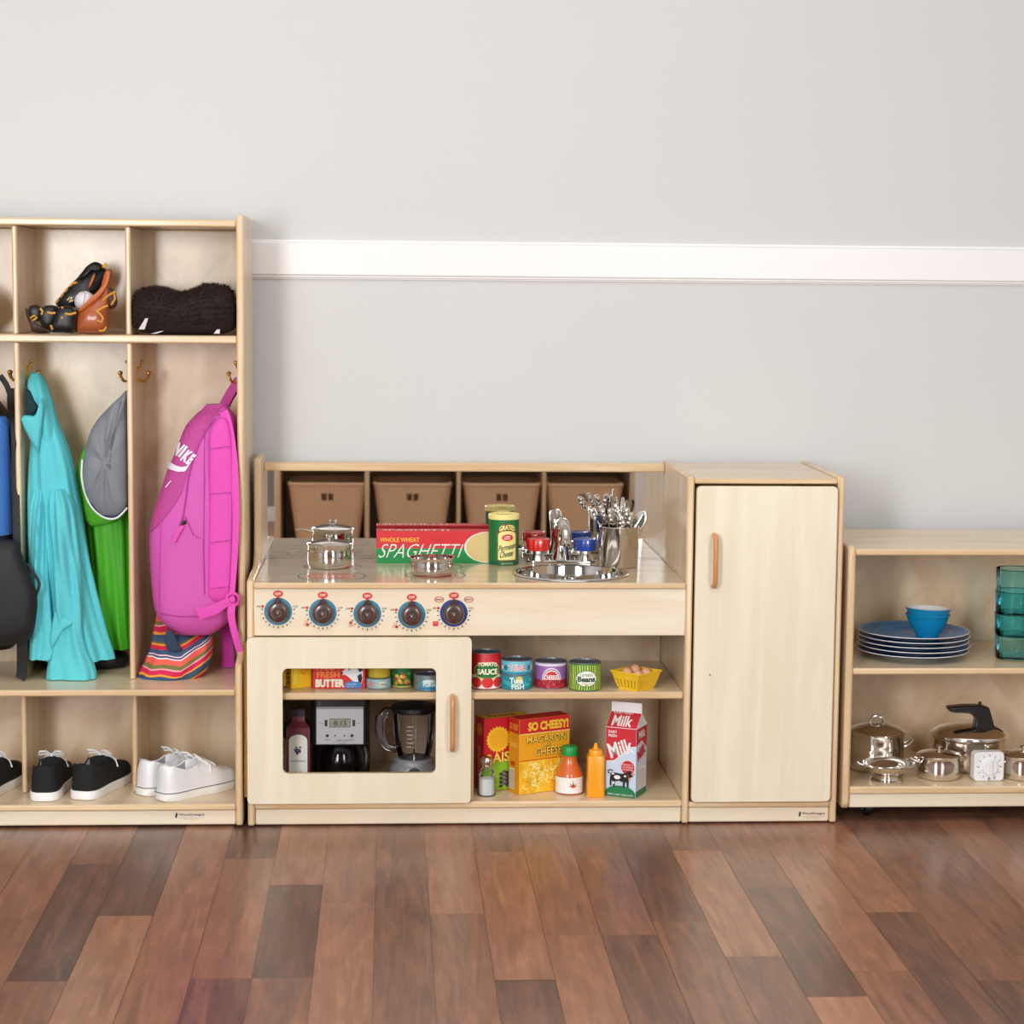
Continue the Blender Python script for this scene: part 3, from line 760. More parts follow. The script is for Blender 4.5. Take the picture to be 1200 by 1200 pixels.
for sx in (-1, 1):
    p.poly([(sx*.034, hz*.5), (sx*.026, hz*.74), (sx*.021, hz*.5), (sx*.026, hz*.28)], ink((44, 120, 150)), up=False); p.oval(sx*.037, hz*.5, .0045, hz*.14, WHITE, 12, 1, up=False)
p.h += p.st
p.text('TUNA', -.0185, .0185, hz*.30, hz*.76, WHITE, bold=.08); p.text('TUNA', -.0175, .0175, hz*.33, hz*.73, ink((196, 60, 86)), bold=.0)
p.build('label_print', t)
# cherries
r, h = .0330, .0555
t, p = can('cherry_can', 'purple and red cherry can between the tuna and bean cans', (.3871, .0714, .2784), r, h, ink((158, 106, 178)))
p.rect(-.05, .05, h*.86, h*.955, ink((236, 226, 240)), 40); p.rect(-.05, .05, .002, h*.34, ink((166, 34, 50)), 40)
for k in range(26): p.oval(-.046+.0037*k, h*(.05+.27*((k*53) % 17)/17), .0036, .0036, ink((196, 52, 62)) if k % 3 else ink((130, 24, 40)), 10, 1, up=False)
p.h += p.st
for k in range(14): p.oval(-.044+.0066*k, h*(.04+.3*((k*29) % 11)/11), .0007, .0007, ink((240, 190, 190)), 6, 1, up=False)
p.h += p.st
for r0, r1, c in ((.0, .0205, (232, 222, 236)), (.0, .0180, (150, 40, 70)), (0, .0168, (240, 226, 232)), (0, .0145, (208, 46, 60))):
    p.poly([(-.001+r1*cos(a), h*.34+r1*1.28*sin(a)) for a in [R(180*i/24) for i in range(25)]], ink(c))
p.text('CHERRIES', -.0155, .0140, h*.36, h*.54, WHITE, bold=.03)
p.build('label_print', t)
# beans
r, h = .0328, .0587
t, p = can('green_bean_can', 'green bean can with striped green label, rightmost can on the open shelf', (.4558, .0432, .2784), r, h, ink((60, 122, 44)))
for k in range(19):
    x = -.049+.0054*k; p.poly([(x, .003), (x+.0028, .003), (x+.0052, h*.5), (x+.0036, h-.004), (x+.0008, h-.004), (x+.0020, h*.5)], ink((168, 204, 76)) if k % 3 else ink((216, 224, 120)), up=False)
p.h += p.st
p.oval(0, h*.46, .0228, h*.30, ink((40, 104, 46)), k=5); p.oval(0, h*.46, .0216, h*.275, ink((246, 248, 236)), k=5)
p.text('Green', -.0125, .0115, h*.54, h*.68, ink((70, 140, 80)), bold=.0); p.text('Beans', -.0185, .0185, h*.345, h*.54, ink((26, 76, 46)), bold=.045)
p.text('fresh cut', -.01, .01, h*.26, h*.31, ink((90, 140, 90)), bold=0)
p.oval(0, h*.225, .004, .0022, ink((190, 200, 70)), 10, 1)
p.build('label_print', t)
# grated cheese
r = .0324; h = at(590, 603, .2552).z-WT
t = thing('cheese_canister', 'green grated cheese canister with pale yellow lid on the worktop', 'can', (.2985, .2877, WT+.0002))
MB().lathe([(0, 0), (r-.001, 0), (r, .001), (r, h-.011), (0, h-.011)], ink((26, 128, 64)), n=48).build('canister', t)
lm = ink((246, 232, 150), .35)
MB().lathe([(r+.0008, h-.0125), (r+.0014, h-.012), (r+.0014, h-.003), (r, h-.0012), (r-.003, h-.001), (r-.004, h-.003), (0, h-.003), ], lm, n=48).plate([(-.012, -.001), (.012, -.001), (.012, r+.004), (-.012, r+.004)], [], 'z', h-.002, h+.0005, lm).build('lid', t)
p = Print(cyl_map(r))
for k in range(34): p.rect(-.1+.006*k, -.1+.006*k+.0024, .0015, h-.0135, ink((18, 98, 52)), up=False)
p.h += p.st
ax = .0065
p.poly([(ax-.0225, h*.09), (ax+.0225, h*.09), (ax+.0225, h*.62)]+[(ax+.0225*cos(a), h*.62+h*.20*sin(a)) for a in [R(8*i) for i in range(1, 22)]]+[(ax-.0225, h*.62)], ink((120, 74, 30)))
p.poly([(ax-.0205, h*.11), (ax+.0205, h*.11), (ax+.0205, h*.60)]+[(ax+.0205*cos(a), h*.60+h*.075*sin(a)) for a in [R(8*i) for i in range(1, 22)]]+[(ax-.0205, h*.60)], ink((248, 232, 150)))
p.text('GRATED', ax-.018, ax+.018, h*.655, h*.755, ink((250, 238, 150)), bold=.04, arch=.005)
p.oval(ax, h*.545, .0125, h*.066, RD); p.text('100%', ax-.006, ax+.006, h*.55, h*.58, WHITE); p.text('REAL', ax-.007, ax+.007, h*.51, h*.54, WHITE)
p.text('Parmesan', ax-.0185, ax+.0195, h*.31, h*.42, ink((22, 84, 50)), bold=.015, shear=.4, rot=12); p.text('Cheese', ax-.016, ax+.0125, h*.17, h*.29, ink((22, 84, 50)), bold=.015, shear=.4, rot=10)
p.rect(-.03, .04, .003, h*.075, ink((14, 84, 46)), 30); p.text('NET WT 8 OZ', ax-.012, ax+.012, .0032, .006, CREAM, bold=0)
p.build('label_print', t)
# tall steel pot with cutlery
tp_ = (.5446, .2455, WT+.0002)
t = thing('cutlery_pot', 'tall steel pot full of cutlery standing on the worktop beside the sink', 'pot', tp_)
MB().lathe([(0, 0), (.040, 0), (.0425, .0025), (.0425, .086), (.0432, .0875), (.0425, .0885), (.0412, .0875), (.0410, .003), (0, .0025)], pm('satin_steel', (206, 200, 192), .12, 1, var=.02), n=56).build('pot_body', t, angle=50)
P = Print(cyl_map(.0425, 0, -pi/2)); P.line([(-.004, .074), (-.001, .076), (.002, .0735), (.005, .0755), (.009, .0745)], .0009, ink((120, 112, 104))); P.build('engraving', t)
def utensil(label, end, kind, tw):
    e = Vector(end)-Vector(tp_); b = Vector((-e.x*.35, -e.y*.35, .006)); d = (e-b).normalized()
    o = thing('spoon' if kind != 'fork' else 'fork', label, 'cutlery', tp_, 0, 'cutlery in the tall pot')
    s = d.cross(Vector((cos(tw), sin(tw), 0))).normalized(); n = s.cross(d)
    rot = Matrix((s, n, d)).transposed()
    L = (e-b).length
    mb = MB().tube([b, b+d*(L*.5), e-d*.022], [.003, .0026, .0022], CHROME, 8)
    mb.build('shaft', o)
    mb = MB()
    if kind == 'spoon':
        rings = []
        for i in range(9):
            q = i/8; w = .0165*max(sin(pi*(q*.92+.06)), .05)**.6; z = -.026+.052*q
            rings.append([e+rot @ Vector((w*cos(a), (-.004*(1-cos(a)**2)*(1 if sin(a) > 0 else .55))*1.3+.002*(1 if sin(a) > 0 else 0), z)) for a in [2*pi*k/16 for k in range(16)]])
        mb.loft(rings, CHROME); mb.build('spoon_bowl', o, sub=1)
    else:
        # ornate handle end: a fanned shell with beads
        for i, (x, z, q) in enumerate(((0, .008, .0068), (-.0075, .002, .0052), (.0075, .002, .0052), (-.0055, -.008, .0044), (.0055, -.008, .0044), (0, -.014, .0046), (0, -.003, .006), (-.004, .012, .003), (.004, .012, .003))):
            mb.ell(e+rot @ Vector((x, 0, z)), (q, q*.7, q*1.15), CHROME, 12, 8)
        mb.build('ornate_end', o)
ends = [('leftmost', 693, 601, .262, 'orn', .3), ('second from the left', 706, 600, .235, 'orn', .1), ('third from the left', 716, 604, .222, 'orn', -.3), ('middle', 722, 598, .268, 'orn', .5),
        ('topmost', 729, 596, .270, 'spoon', .2), ('third from the right', 734, 603, .228, 'orn', 0), ('second from the right', 739, 608, .216, 'orn', -.4), ('rightmost', 749, 610, .250, 'spoon', 1.2), ('third tallest', 725, 605, .250, 'orn', .2), ('shortest', 728, 612, .214, 'orn', .6)]
for n_, u, v, Y, k, tw in ends:
    p_ = at(u, v, Y)
    utensil(f'{n_} piece of steel cutlery standing in the tall pot', p_, k, tw)

# ------------------------------------------------------------------ eggs in a yellow basket
ec = (.5630, .049, .2784); YB_ = pm('yellow_basket', (250, 206, 40), .45, var=.03)
eh = at(716.6, 786, .049).z-.2784
t = thing('egg_basket', 'yellow slotted plastic basket of eggs at right end of the open shelf', 'basket', ec, pi/4)
def sq(z):
    k = z/eh; a = .0262+(.0375-.0262)*k; return a
mb = MB()
a = sq(0); mb.box(-a, a, -a, a, 0, .0014, YB_)
def wallq(s0, s1, z0, z1):
    for q in range(4):
        rot = Matrix.Rotation(q*pi/2, 3, 'Z'); A, B = sq(z0), sq(z1); tq = .0014
        vs = [rot @ Vector(p) for p in ((-A+2*A*s0, -A, z0), (-A+2*A*s1, -A, z0), (-B+2*B*s1, -B, z1), (-B+2*B*s0, -B, z1), (-A+2*A*s0, -A+tq, z0), (-A+2*A*s1, -A+tq, z0), (-B+2*B*s1, -B+tq, z1), (-B+2*B*s0, -B+tq, z1))]
        mb.add(vs, [(0, 1, 2, 3), (7, 6, 5, 4), (0, 4, 5, 1), (1, 5, 6, 2), (2, 6, 7, 3), (3, 7, 4, 0)], YB_)
wallq(0, 1, 0, eh*.12); wallq(0, 1, eh*.58, eh)
for k in range(7): wallq(k/7+.0, k/7+.1, eh*.1, eh*.6)
mb.build('basket_body', t, smooth=False)
rp = [(-.0375, -.0375, eh), (.0375, -.0375, eh), (.0375, .0375, eh), (-.0375, .0375, eh), (-.0375, -.0375, eh), (0, -.0375, eh)]
MB().tube(rp, .0017, YB_, 8).build('basket_rim', t)
EGG = pm('egg_shell', (238, 176, 140), .5, var=.03, scale=60)
for lab, dx, dy, dz in (('left egg in the yellow basket', -.0195, .002, 0), ('right egg in the yellow basket', .0205, .002, 0), ('front egg in the yellow basket, nearest the shelf edge', .001, -.0200, -.002), ('rear egg in the yellow basket, behind the front egg', 0, .0245, .003)):
    e = MB().lathe([(0, -.018), (.005, -.0172), (.0095, -.0145), (.0130, -.009), (.0145, -.002), (.0140, .005), (.0118, .012), (.0075, .0175), (.003, .0203), (0, .0208)], EGG, n=28).build('egg')
    e.location = (ec[0]+dx, ec[1]+dy, .2784+.0195+dz+.003); tag(e, lab, 'egg', 'eggs in the yellow basket')

# ------------------------------------------------------------------ food on the bottom shelf
FZ = .0517
# salt shaker
GL = glass('clear_glass', (238, 242, 240), 1.4)
t = thing('salt_shaker', 'small clear glass salt shaker with metal top before the raisin box', 'shaker', (.2545, .0541, FZ))
oct_ = lambda r, z: [(r*cos(2*pi*(k+.5)/10), r*sin(2*pi*(k+.5)/10), z) for k in range(10)]
MB().loft([oct_(.0165, 0), oct_(.0187, .002), oct_(.0187, .034), oct_(.0165, .048), oct_(.0105, .060), oct_(.0100, .063)], GL).build('glass_body', t, smooth=False)
MB().loft([oct_(.0148, .002), oct_(.0165, .004), oct_(.0165, .033), oct_(.0160, .0368), oct_(.008, .038)], pm('salt', (246, 246, 246), .8, var=.04, scale=400, bump=.3)).build('salt_fill', t, smooth=False)
MB().lathe([(.0112, .0615), (.0122, .063), (.0118, .068), (.0135, .071), (.0130, .077), (.009, .082), (.004, .084), (0, .0842), (0, .0615)], CHROME, n=24).build('metal_cap', t)
# raisin box
zr_ = at(566, 843, .080).z-FZ
t, f, l, tp = carton('raisin_box', 'red raisin box with yellow sun, behind the salt shaker', 'food box', (.2495, .080, FZ+.0002), R(24), .108, .042, zr_, ink((206, 28, 42)))
H_ = zr_
P = f
P.poly([(.0005, .001), (.1075, .001), (.1075, H_*.30)]+[(.054+.07*cos(R(a)), H_*.06+H_*.37*sin(R(a))) for a in range(40, 160, 10)]+[(.0005, H_*.22)], ink((146, 196, 44)))
P.poly([(.033+(.0245 if k % 2 else .0285)*cos(2*pi*k/44), H_*.705+(.0245 if k % 2 else .0285)*sin(2*pi*k/44)) for k in range(44)], ink((250, 206, 40))); P.oval(.033, H_*.705, .0205, .0205, ink((248, 184, 40)), 30)
P.poly([(.06, H_*.995), (.07, H_*.80), (.078, H_*.78), (.085, H_*.86), (.09, H_*.995)], ink((40, 130, 50)))
P.text('RAISINS', .004, .104, H_*.36, H_*.50, ink((120, 20, 30)), bold=.05, arch=.004); P.text('RAISINS', .004, .104, H_*.365, H_*.505, ink((252, 226, 90)), bold=.03, arch=.004)
for k in range(22):
    x = .034+.0048*(k % 6)+.002*((k*7) % 3); z = H_*(.02+.055*(k//6+((k*5) % 3)*.3)); P.oval(x+.006, z+.006, .0040, .0034, ink((108, 84, 120)) if k % 2 else ink((66, 46, 74)), 10, 1, up=False)
P.h += P.st
P.build('front_print', t)
l.rect(.001, .041, .001, H_-.001, ink((186, 26, 40))); l.oval(.021, H_*.84, .013, .013, ink((224, 146, 50)), 24); l.ring(.021, H_*.84, .0095, .0105, ink((150, 60, 20)), 24)
l.text('RAISINS', -.010, .052, H_*.40-.006, H_*.40+.006, ink((226, 150, 60)), bold=.03, rot=-90); l.build('side_print', t)
tp.rect(.002, .106, .002, .040, ink((228, 190, 70))); tp.text('RAISINS', .02, .085, .012, .03, ink((150, 30, 34)), bold=.03); tp.build('top_print', t)
# macaroni box
H_ = at(608, 844, .0525).z-FZ
W_ = .1235
t, f, l, tp = carton('macaroni_box', 'yellow and orange macaroni and cheese box standing behind the sauce bottle', 'food box', (.3214, .0525, FZ+.0002), R(27), W_, .042, H_, ink((244, 170, 28)))
f.rect(.0003, W_-.0003, H_*.805, H_-.0003, ink((212, 36, 44))); f.rect(.0003, W_-.0003, H_*.795, H_*.805, ink((252, 236, 150)))
f.text('SO CHEESY!', W_*.17, W_*.97, H_*.835, H_*.955, ink((252, 208, 60)), bold=.05)
f.rect(.0003, W_-.0003, .0003, H_*.44, ink((250, 196, 44))); f.rect(.0003, W_-.0003, H_*.44, H_*.452, ink((206, 60, 34)))
mc = [ink((254, 226, 110)), ink((252, 206, 62)), ink((240, 176, 30)), ink((255, 236, 150))]
random.seed(3)
for k in range(100):
    cx, cy_ = W_*(.06+.88*random.random()), H_*(.04+.39*random.random()); a = random.random()*360
    f.ring(cx, cy_, .0045, .0082, mc[k % 4], 9, a, a+170, up=(k % 12 == 0))
f.h += f.st
for tx, xx0, xx1, zz0, zz1 in (('MACARONI', .14, .95, .675, .765), ('AND', .48, .62, .615, .655), ('CHEESE', .30, .82, .50, .60)):
    f.text(tx, W_*xx0, W_*xx1, H_*zz0, H_*zz1, ink((110, 60, 20)), bold=.05); f.text(tx, W_*xx0, W_*xx1, H_*zz0+.0006, H_*zz1+.0006, ink((253, 216, 84)), bold=.01)
f.build('front_print', t)
l.rect(.0003, .0417, .0003, H_-.0003, ink((226, 150, 26))); l.rect(.0003, .0417, H_*.805, H_-.0003, ink((196, 40, 36))); l.text('SO CHEESY', .004, .038, H_*.85, H_*.93, ink((246, 180, 60)))
l.rect(.004, .024, H_*.05, H_*.33, ink((226, 216, 196)));
for k in range(9): l.rect(.006, .022, H_*(.07+.028*k), H_*(.078+.028*k), ink((120, 110, 100)), up=False)
l.h += l.st; l.oval(.018, H_*.395, .010, .005, ink((200, 50, 40)), 14, 2); l.text('CHEESE', .006, .036, H_*.62, H_*.68, ink((253, 216, 84)))
l.build('side_print', t)
tp.rect(.0003, W_-.0003, .0003, .0417, ink((200, 34, 42))); tp.build('top_print', t)
# sauce bottle
bz = lambda v, Y=.06: at(667, v, Y).z-FZ
t = thing('sauce_bottle', 'orange sauce bottle with green cap and white leaf label', 'bottle', (.4289, .0760, FZ))
hb = bz(887, .06); hl1, hl0 = bz(911.5, .05), bz(930, .05)
SAU = pm('orange_sauce', (216, 104, 40), .25, coat=.6)
MB().lathe([(0, 0), (.024, 0), (.0278, .003), (.0288, .007), (.0288, hl1+.001), (.0272, hl1+.007), (.0215, hl1+.017), (.0165, hl1+.028), (.0148, hb-.004), (.0148, hb+.001), (0, hb+.001)], SAU, n=40).build('bottle_body', t)
hc = bz(875.5, .062)
gc = pm('green_cap', (16, 150, 68), .35)
rings = []
for r_, z in ((.0150, hb), (.0162, hb+.001), (.0162, hc-.002), (.0150, hc), (.0001, hc)): rings.append([((r_*(1+.018*cos(24*a)))*cos(a), (r_*(1+.018*cos(24*a)))*sin(a), z) for a in [2*pi*k/96 for k in range(96)]])
MB().loft(rings, gc).build('cap', t)
p = Print(cyl_map(.0288, 0, -pi/2)); p.h = .0004
p.rect(-.055, .055, hl0, hl1, WHITE, 48)
for a, s_, c in ((90, 1, (110, 60, 24)), (40, .9, (200, 110, 40)), (140, .9, (200, 110, 40)), (0, .8, (110, 60, 24)), (180, .8, (110, 60, 24)), (-40, .5, (180, 90, 30)), (220, .5, (180, 90, 30))):
    ca, sa = cos(R(a)), sin(R(a)); L = .0125*s_; p.poly([(.0055-sa*.002, (hl0+hl1)/2+ca*.002-.001), (.0055+ca*L, (hl0+hl1)/2+sa*L-.001), (.0055+sa*.002, (hl0+hl1)/2-ca*.002-.001)], ink(c), up=False)
p.h += p.st; p.oval(.0055, (hl0+hl1)/2-.001, .0034, .0034, ink((206, 70, 40)), 14, 1); p.build('paper_label', t)
# mustard
t = thing('mustard_bottle', 'plain orange-yellow squeeze bottle with pointed nozzle beside the milk', 'bottle', (.4805, .0455, FZ))
MU = pm('mustard_plastic', (250, 166, 20), .32, var=.02, coat=.3)
hm, hp = at(698, 886, .03).z-FZ, at(698, 870.5, .045).z-FZ
sqr = lambda w, z, q=.006: [(x, y, z) for x, y in rr(-w, w, -w, w, q, 4)]
MB().loft([sqr(.0172, 0, .004), sqr(.0185, .002), sqr(.0185, .02), sqr(.0176, hm*.5), sqr(.0178, hm-.004), sqr(.0165, hm-.0005), sqr(.014, hm)], MU).build('bottle_body', t)
MB().lathe([(0, hm), (.0145, hm), (.0145, hm+.008), (.0130, hm+.0105), (.0065, hm+.0125), (.0050, hm+.016), (.0032, hp-.002), (.0018, hp), (0, hp)], MU, n=28).build('nozzle_cap', t)
# milk carton
s_ = .0665
t = thing('milk_carton', 'red and white milk carton with a cow, at right of the bottom shelf', 'milk carton', (.5020, .0475, FZ+.0002), R(-26))
hb = at(709, 851.5, .0475).z-FZ; hg = hb+.027; hf = at(733, 824, .055).z-FZ
MW = ink((240, 242, 246)); my = .027
mb = MB(); ym = s_*.5
vs = [(0, 0, 0), (s_, 0, 0), (s_, s_, 0), (0, s_, 0), (0, 0, hb), (s_, 0, hb), (s_, s_, hb), (0, s_, hb), (0, ym-.0012, hg), (s_, ym-.0012, hg), (s_, ym+.0012, hg), (0, ym+.0012, hg), (0, ym-.0012, hf), (s_, ym-.0012, hf), (s_, ym+.0012, hf), (0, ym+.0012, hf), (s_-.016, ym, hg-.002), (.016, ym, hg-.002)]
mb.add(vs, [(3, 2, 1, 0), (0, 1, 5, 4), (1, 2, 6, 5), (2, 3, 7, 6), (3, 0, 4, 7), (4, 5, 9, 8), (6, 7, 11, 10), (5, 6, 16), (5, 16, 9), (6, 10, 16), (9, 16, 10), (7, 4, 17), (4, 8, 17), (7, 17, 11), (8, 11, 17), (8, 9, 13, 12), (10, 11, 15, 14), (12, 13, 14, 15), (9, 10, 14, 13), (11, 8, 12, 15)], MW)
mb.build('carton', t, smooth=False)
REDM = ink((206, 40, 56))
f = Print(plane_map((0, 0, 0), (1, 0, 0), (0, 0, 1), (0, -1, 0)))
f.rect(.0003, s_-.0003, .0003, hb*.985, ink((206, 224, 242)))
f.poly([(.0003, hb*.50), (s_*.28, hb*.52), (s_*.55, hb*.62), (s_*.8, hb*.73), (s_-.0003, hb*.745), (s_-.0003, hb*.995), (.0003, hb*.995)], REDM)
f.line([(.0003, hb*.50), (s_*.28, hb*.52), (s_*.55, hb*.62), (s_*.8, hb*.73), (s_-.0003, hb*.745)], .0016, WHITE)
f.text('Milk', s_*.08, s_*.90, hb*.60, hb*.815, WHITE, bold=.025, rot=19)
f.text('DAIRY', s_*.08, s_*.36, hb*.915, hb*.955, WHITE, bold=.02); f.text('FRESH', s_*.08, s_*.36, hb*.86, hb*.90, WHITE, bold=.02)
f.oval(s_*.74, hb*.435, s_*.235, s_*.235, WHITE, 26); f.oval(s_*.74, hb*.435, s_*.22, s_*.22, REDM, 26)
for k, tx in enumerate(('GRADE A', 'HOMOGENIZED', 'PASTEURIZED')): f.text(tx, s_*.57, s_*.91, hb*(.465-.035*k), hb*(.485-.035*k), WHITE, bold=0)
f.poly([(.0003, .0003), (s_-.0003, .0003), (s_-.0003, hb*.07)]+[(s_*.5+s_*.495*cos(R(a)), hb*.05+hb*.115*sin(R(a))) for a in range(10, 171, 10)]+[(.0003, hb*.07)], ink((30, 122, 74)))
cow = [(.17, .31), (.20, .345), (.30, .35), (.55, .34), (.68, .36), (.74, .375), (.80, .40), (.84, .385), (.90, .37), (.93, .335), (.90, .305), (.84, .30), (.79, .27), (.78, .22), (.775, .15), (.72, .15), (.715, .215), (.66, .225), (.645, .14), (.59, .14), (.585, .225), (.42, .22), (.33, .23), (.315, .14), (.26, .14), (.26, .22), (.21, .235), (.205, .155), (.155, .155), (.155, .24)]
f.poly([(s_*a, hb*b) for a, b in cow], BLK)
f.line([(s_*.19, hb*.33), (s_*.10, hb*.34), (s_*.09, hb*.37), (s_*.16, hb*.385), (s_*.26, hb*.375)], .0022, BLK)
for a, b, c, d in ((.40, .285, .11, .030), (.26, .33, .05, .012), (.66, .31, .04, .015), (.28, .20, .035, .018), (.46, .225, .05, .008)): f.oval(s_*a, hb*b, s_*c, hb*d, WHITE, 14, 1, up=False)
f.h += f.st; f.oval(s_*.91, hb*.35, s_*.045, hb*.022, ink((230, 150, 130)), 12, 1); f.oval(s_*.80, hb*.275, s_*.03, hb*.018, ink((230, 180, 60)), 10, 1); f.line([(s_*.74, hb*.34), (s_*.80, hb*.29)], .0016, ink((210, 50, 60)))
f.text('ONE HALF GALLON', s_*.08, s_*.92, hb*.025, hb*.048, WHITE, bold=0)
f.build('front_print', t)
g_ = Print(plane_map((0, 0, hb), (1, 0, 0), (0, (ym-.0012), hg-hb), (0, -1, .55)))
g_.map = (lambda x, y, h: Vector((x, (ym-.0012)*y, hb+(hg-hb)*y))+Vector((0, -.63, .78))*h)
g_.rect(.0003, s_-.0003, .01, .99, REDM)
g_.text('Milk', s_*.14, s_*.80, .10, .78, WHITE, bold=.025); g_.text('DAIRY FRESH', s_*.1, s_*.72, .86, .97, WHITE, bold=0)
g_.build('gable_print', t)
q = Print(plane_map((s_, 0, 0), (0, 1, 0), (0, 0, 1), (1, 0, 0)))
q.rect(.0003, s_-.0003, .0003, hb*.985, ink((214, 226, 240))); q.poly([(.0003, hb*.745), (s_*.5, hb*.80), (s_-.0003, hb*.66), (s_-.0003, hb*.99), (.0003, hb*.99)], REDM); q.rect(.0003, s_-.0003, .0003, hb*.09, ink((30, 122, 74)))
q.text('Milk', s_*.1, s_*.85, hb*.55, hb*.72, REDM, bold=.04, rot=17); q.text('Milk', s_*.2, s_*.8, hb*.84, hb*.95, WHITE, bold=.03)
q.rect(s_*.15, s_*.85, hb*.14, hb*.42, WHITE)
for k in range(8): q.rect(s_*.2, s_*.8, hb*(.16+.03*k), hb*(.168+.03*k), ink((110, 110, 120)), up=False)
q.h += q.st; q.build('side_print', t)

# ------------------------------------------------------------------ behind the oven window
SZ = .2784
PUR = ink((122, 84, 160)); YB2 = ink((250, 206, 36))
t, f, l, tp = carton('cereal_box', 'purple and yellow box at far left of the shelf behind the oven window', 'food box', (-.2130, .062, SZ), R(6), .052, .04, .07, PUR)
f.oval(.046, .022, .012, .02, YB2, 20, 2); f.oval(.040, .05, .01, .012, ink((180, 150, 210)), 16, 2); f.build('front_print', t)
t, f, l, tp = carton('cracker_box', 'yellow box with a round lattice mark, left of the butter box', 'food box', (-.1500, .0475, SZ), R(33), .049, .024, .068, YB2)
f.oval(.031, .045, .0125, .0185, ink((238, 168, 30)), 26, 2)
for k in range(-2, 3):
    f.line([(.031-.011, .045+.006*k-.008), (.031+.011, .045+.006*k+.008)], .0010, YB2, up=False)
f.h += f.st
for k in range(-2, 3): f.line([(.031-.011, .045+.006*k+.008), (.031+.011, .045+.006*k-.008)], .0010, YB2, up=False)
f.rect(.004, .013, .008, .060, ink((252, 220, 80))); f.build('front_print', t)
l.rect(.002, .022, .002, .066, ink((236, 186, 30)))
for k in range(6): l.rect(.008, .016, .010+.009*k, .0155+.009*k, ink((90, 70, 110)), up=False)
l.h += l.st; l.build('side_print', t)
t, f, l, tp = carton('butter_box', 'red butter box with a cow head behind the oven window', 'food box', (-.1065, .0535, SZ), 0, .1085, .045, .064, ink((222, 36, 40)))
f.text('FARM', .009, .053, .0375, .0500, ink((248, 150, 50)), bold=.02); f.text('FRESH', .009, .055, .0225, .0350, ink((248, 150, 50)), bold=.02); f.text('BUTTER', .006, .066, .0025, .0195, ink((252, 244, 220)), bold=.07)
f.poly([(.067, .001), (.100, .001), (.100, .012), (.094, .019), (.082, .017), (.072, .012), (.067, .012)], ink((60, 140, 210)))
f.poly([(.0585, .030), (.062, .028), (.067, .029), (.074, .024), (.080, .018), (.086, .014), (.093, .014), (.100, .010), (.1035, .02), (.103, .045), (.098, .055), (.086, .056), (.080, .052), (.075, .046), (.069, .042), (.062, .036)], ink((244, 246, 250)))
f.poly([(.078, .051), (.084, .060), (.090, .052), (.086, .044), (.081, .046)], BLK); f.poly([(.093, .055), (.102, .050), (.103, .038), (.097, .034), (.092, .042)], BLK); f.poly([(.092, .026), (.100, .032), (.1025, .022), (.100, .012), (.095, .012)], BLK)
f.oval(.0755, .0405, .0022, .0016, BLK, 12, 1); f.oval(.0605, .0320, .0022, .0028, ink((60, 50, 56)), 10, 1)
f.text('SALTED', .070, .090, .0075, .0105, WHITE, bold=0); f.text('16 OZ', .071, .085, .0030, .0055, WHITE, bold=0)
f.build('front_print', t)
def canlow(nm, label, x, y, r, h, base, z=SZ):
    return can(nm, label, (x, y, z), r, h, base)
t, p = canlow('corn_can', 'yellow-topped can behind the small tuna can in the oven', .029, .098, .0275, .060, ink((232, 200, 60)))
p.rect(-.04, .04, .002, .016, ink((70, 120, 60)), 30); p.build('label_print', t)
t, p = canlow('tuna_can', 'small silver-topped tuna can with pale blue label, right of the butter box', .0290, .0665, .0258, .0220, ink((158, 196, 204)))
p.oval(-.016, .010, .006, .006, ink((220, 150, 140)), 12, 2); p.oval(.008, .0105, .013, .006, ink((226, 232, 196)), 16, 3); p.text('TUNA', -.004, .02, .0075, .013, ink((60, 120, 160))); p.build('label_print', t)
t, p = canlow('vegetable_can', 'green can of mixed vegetables between two tuna cans in the oven', .0785, .0725, .0207, .0560, ink((24, 122, 62)))
p.rect(-.03, .03, .002, .0045, ink((220, 196, 60)), 24); p.rect(-.03, .03, .0505, .0535, ink((220, 196, 60)), 24); p.text('VEGETABLES', -.013, .013, .042, .0485, CREAM, bold=.02, arch=.002)
cols = [ink((226, 150, 40)), ink((206, 60, 40)), ink((120, 170, 60)), ink((240, 206, 90))]
for k in range(18): p.oval(-.0135+.0017*((k*5) % 17), .010+.0245*((k*7) % 18)/18*(1-.4*abs(k-9)/9), .0042, .0036, cols[k % 4], 10, 1, up=(k % 5 == 0))
p.build('label_print', t)
t, p = canlow('tuna_can', 'grey tuna can with teal label at right of the oven window', .1310, .0475, .0285, .0330, ink((126, 134, 140)))
p.oval(.002, .0135, .021, .0115, ink((60, 168, 186)), 24, 4); p.rect(-.019, .023, .003, .0085, ink((40, 130, 180)), 12); p.oval(.001, .020, .013, .0042, ink((226, 240, 240)), 18, 3); p.text('TUNA', -.012, .016, .0095, .0165, WHITE, bold=.04); p.build('label_print', t)

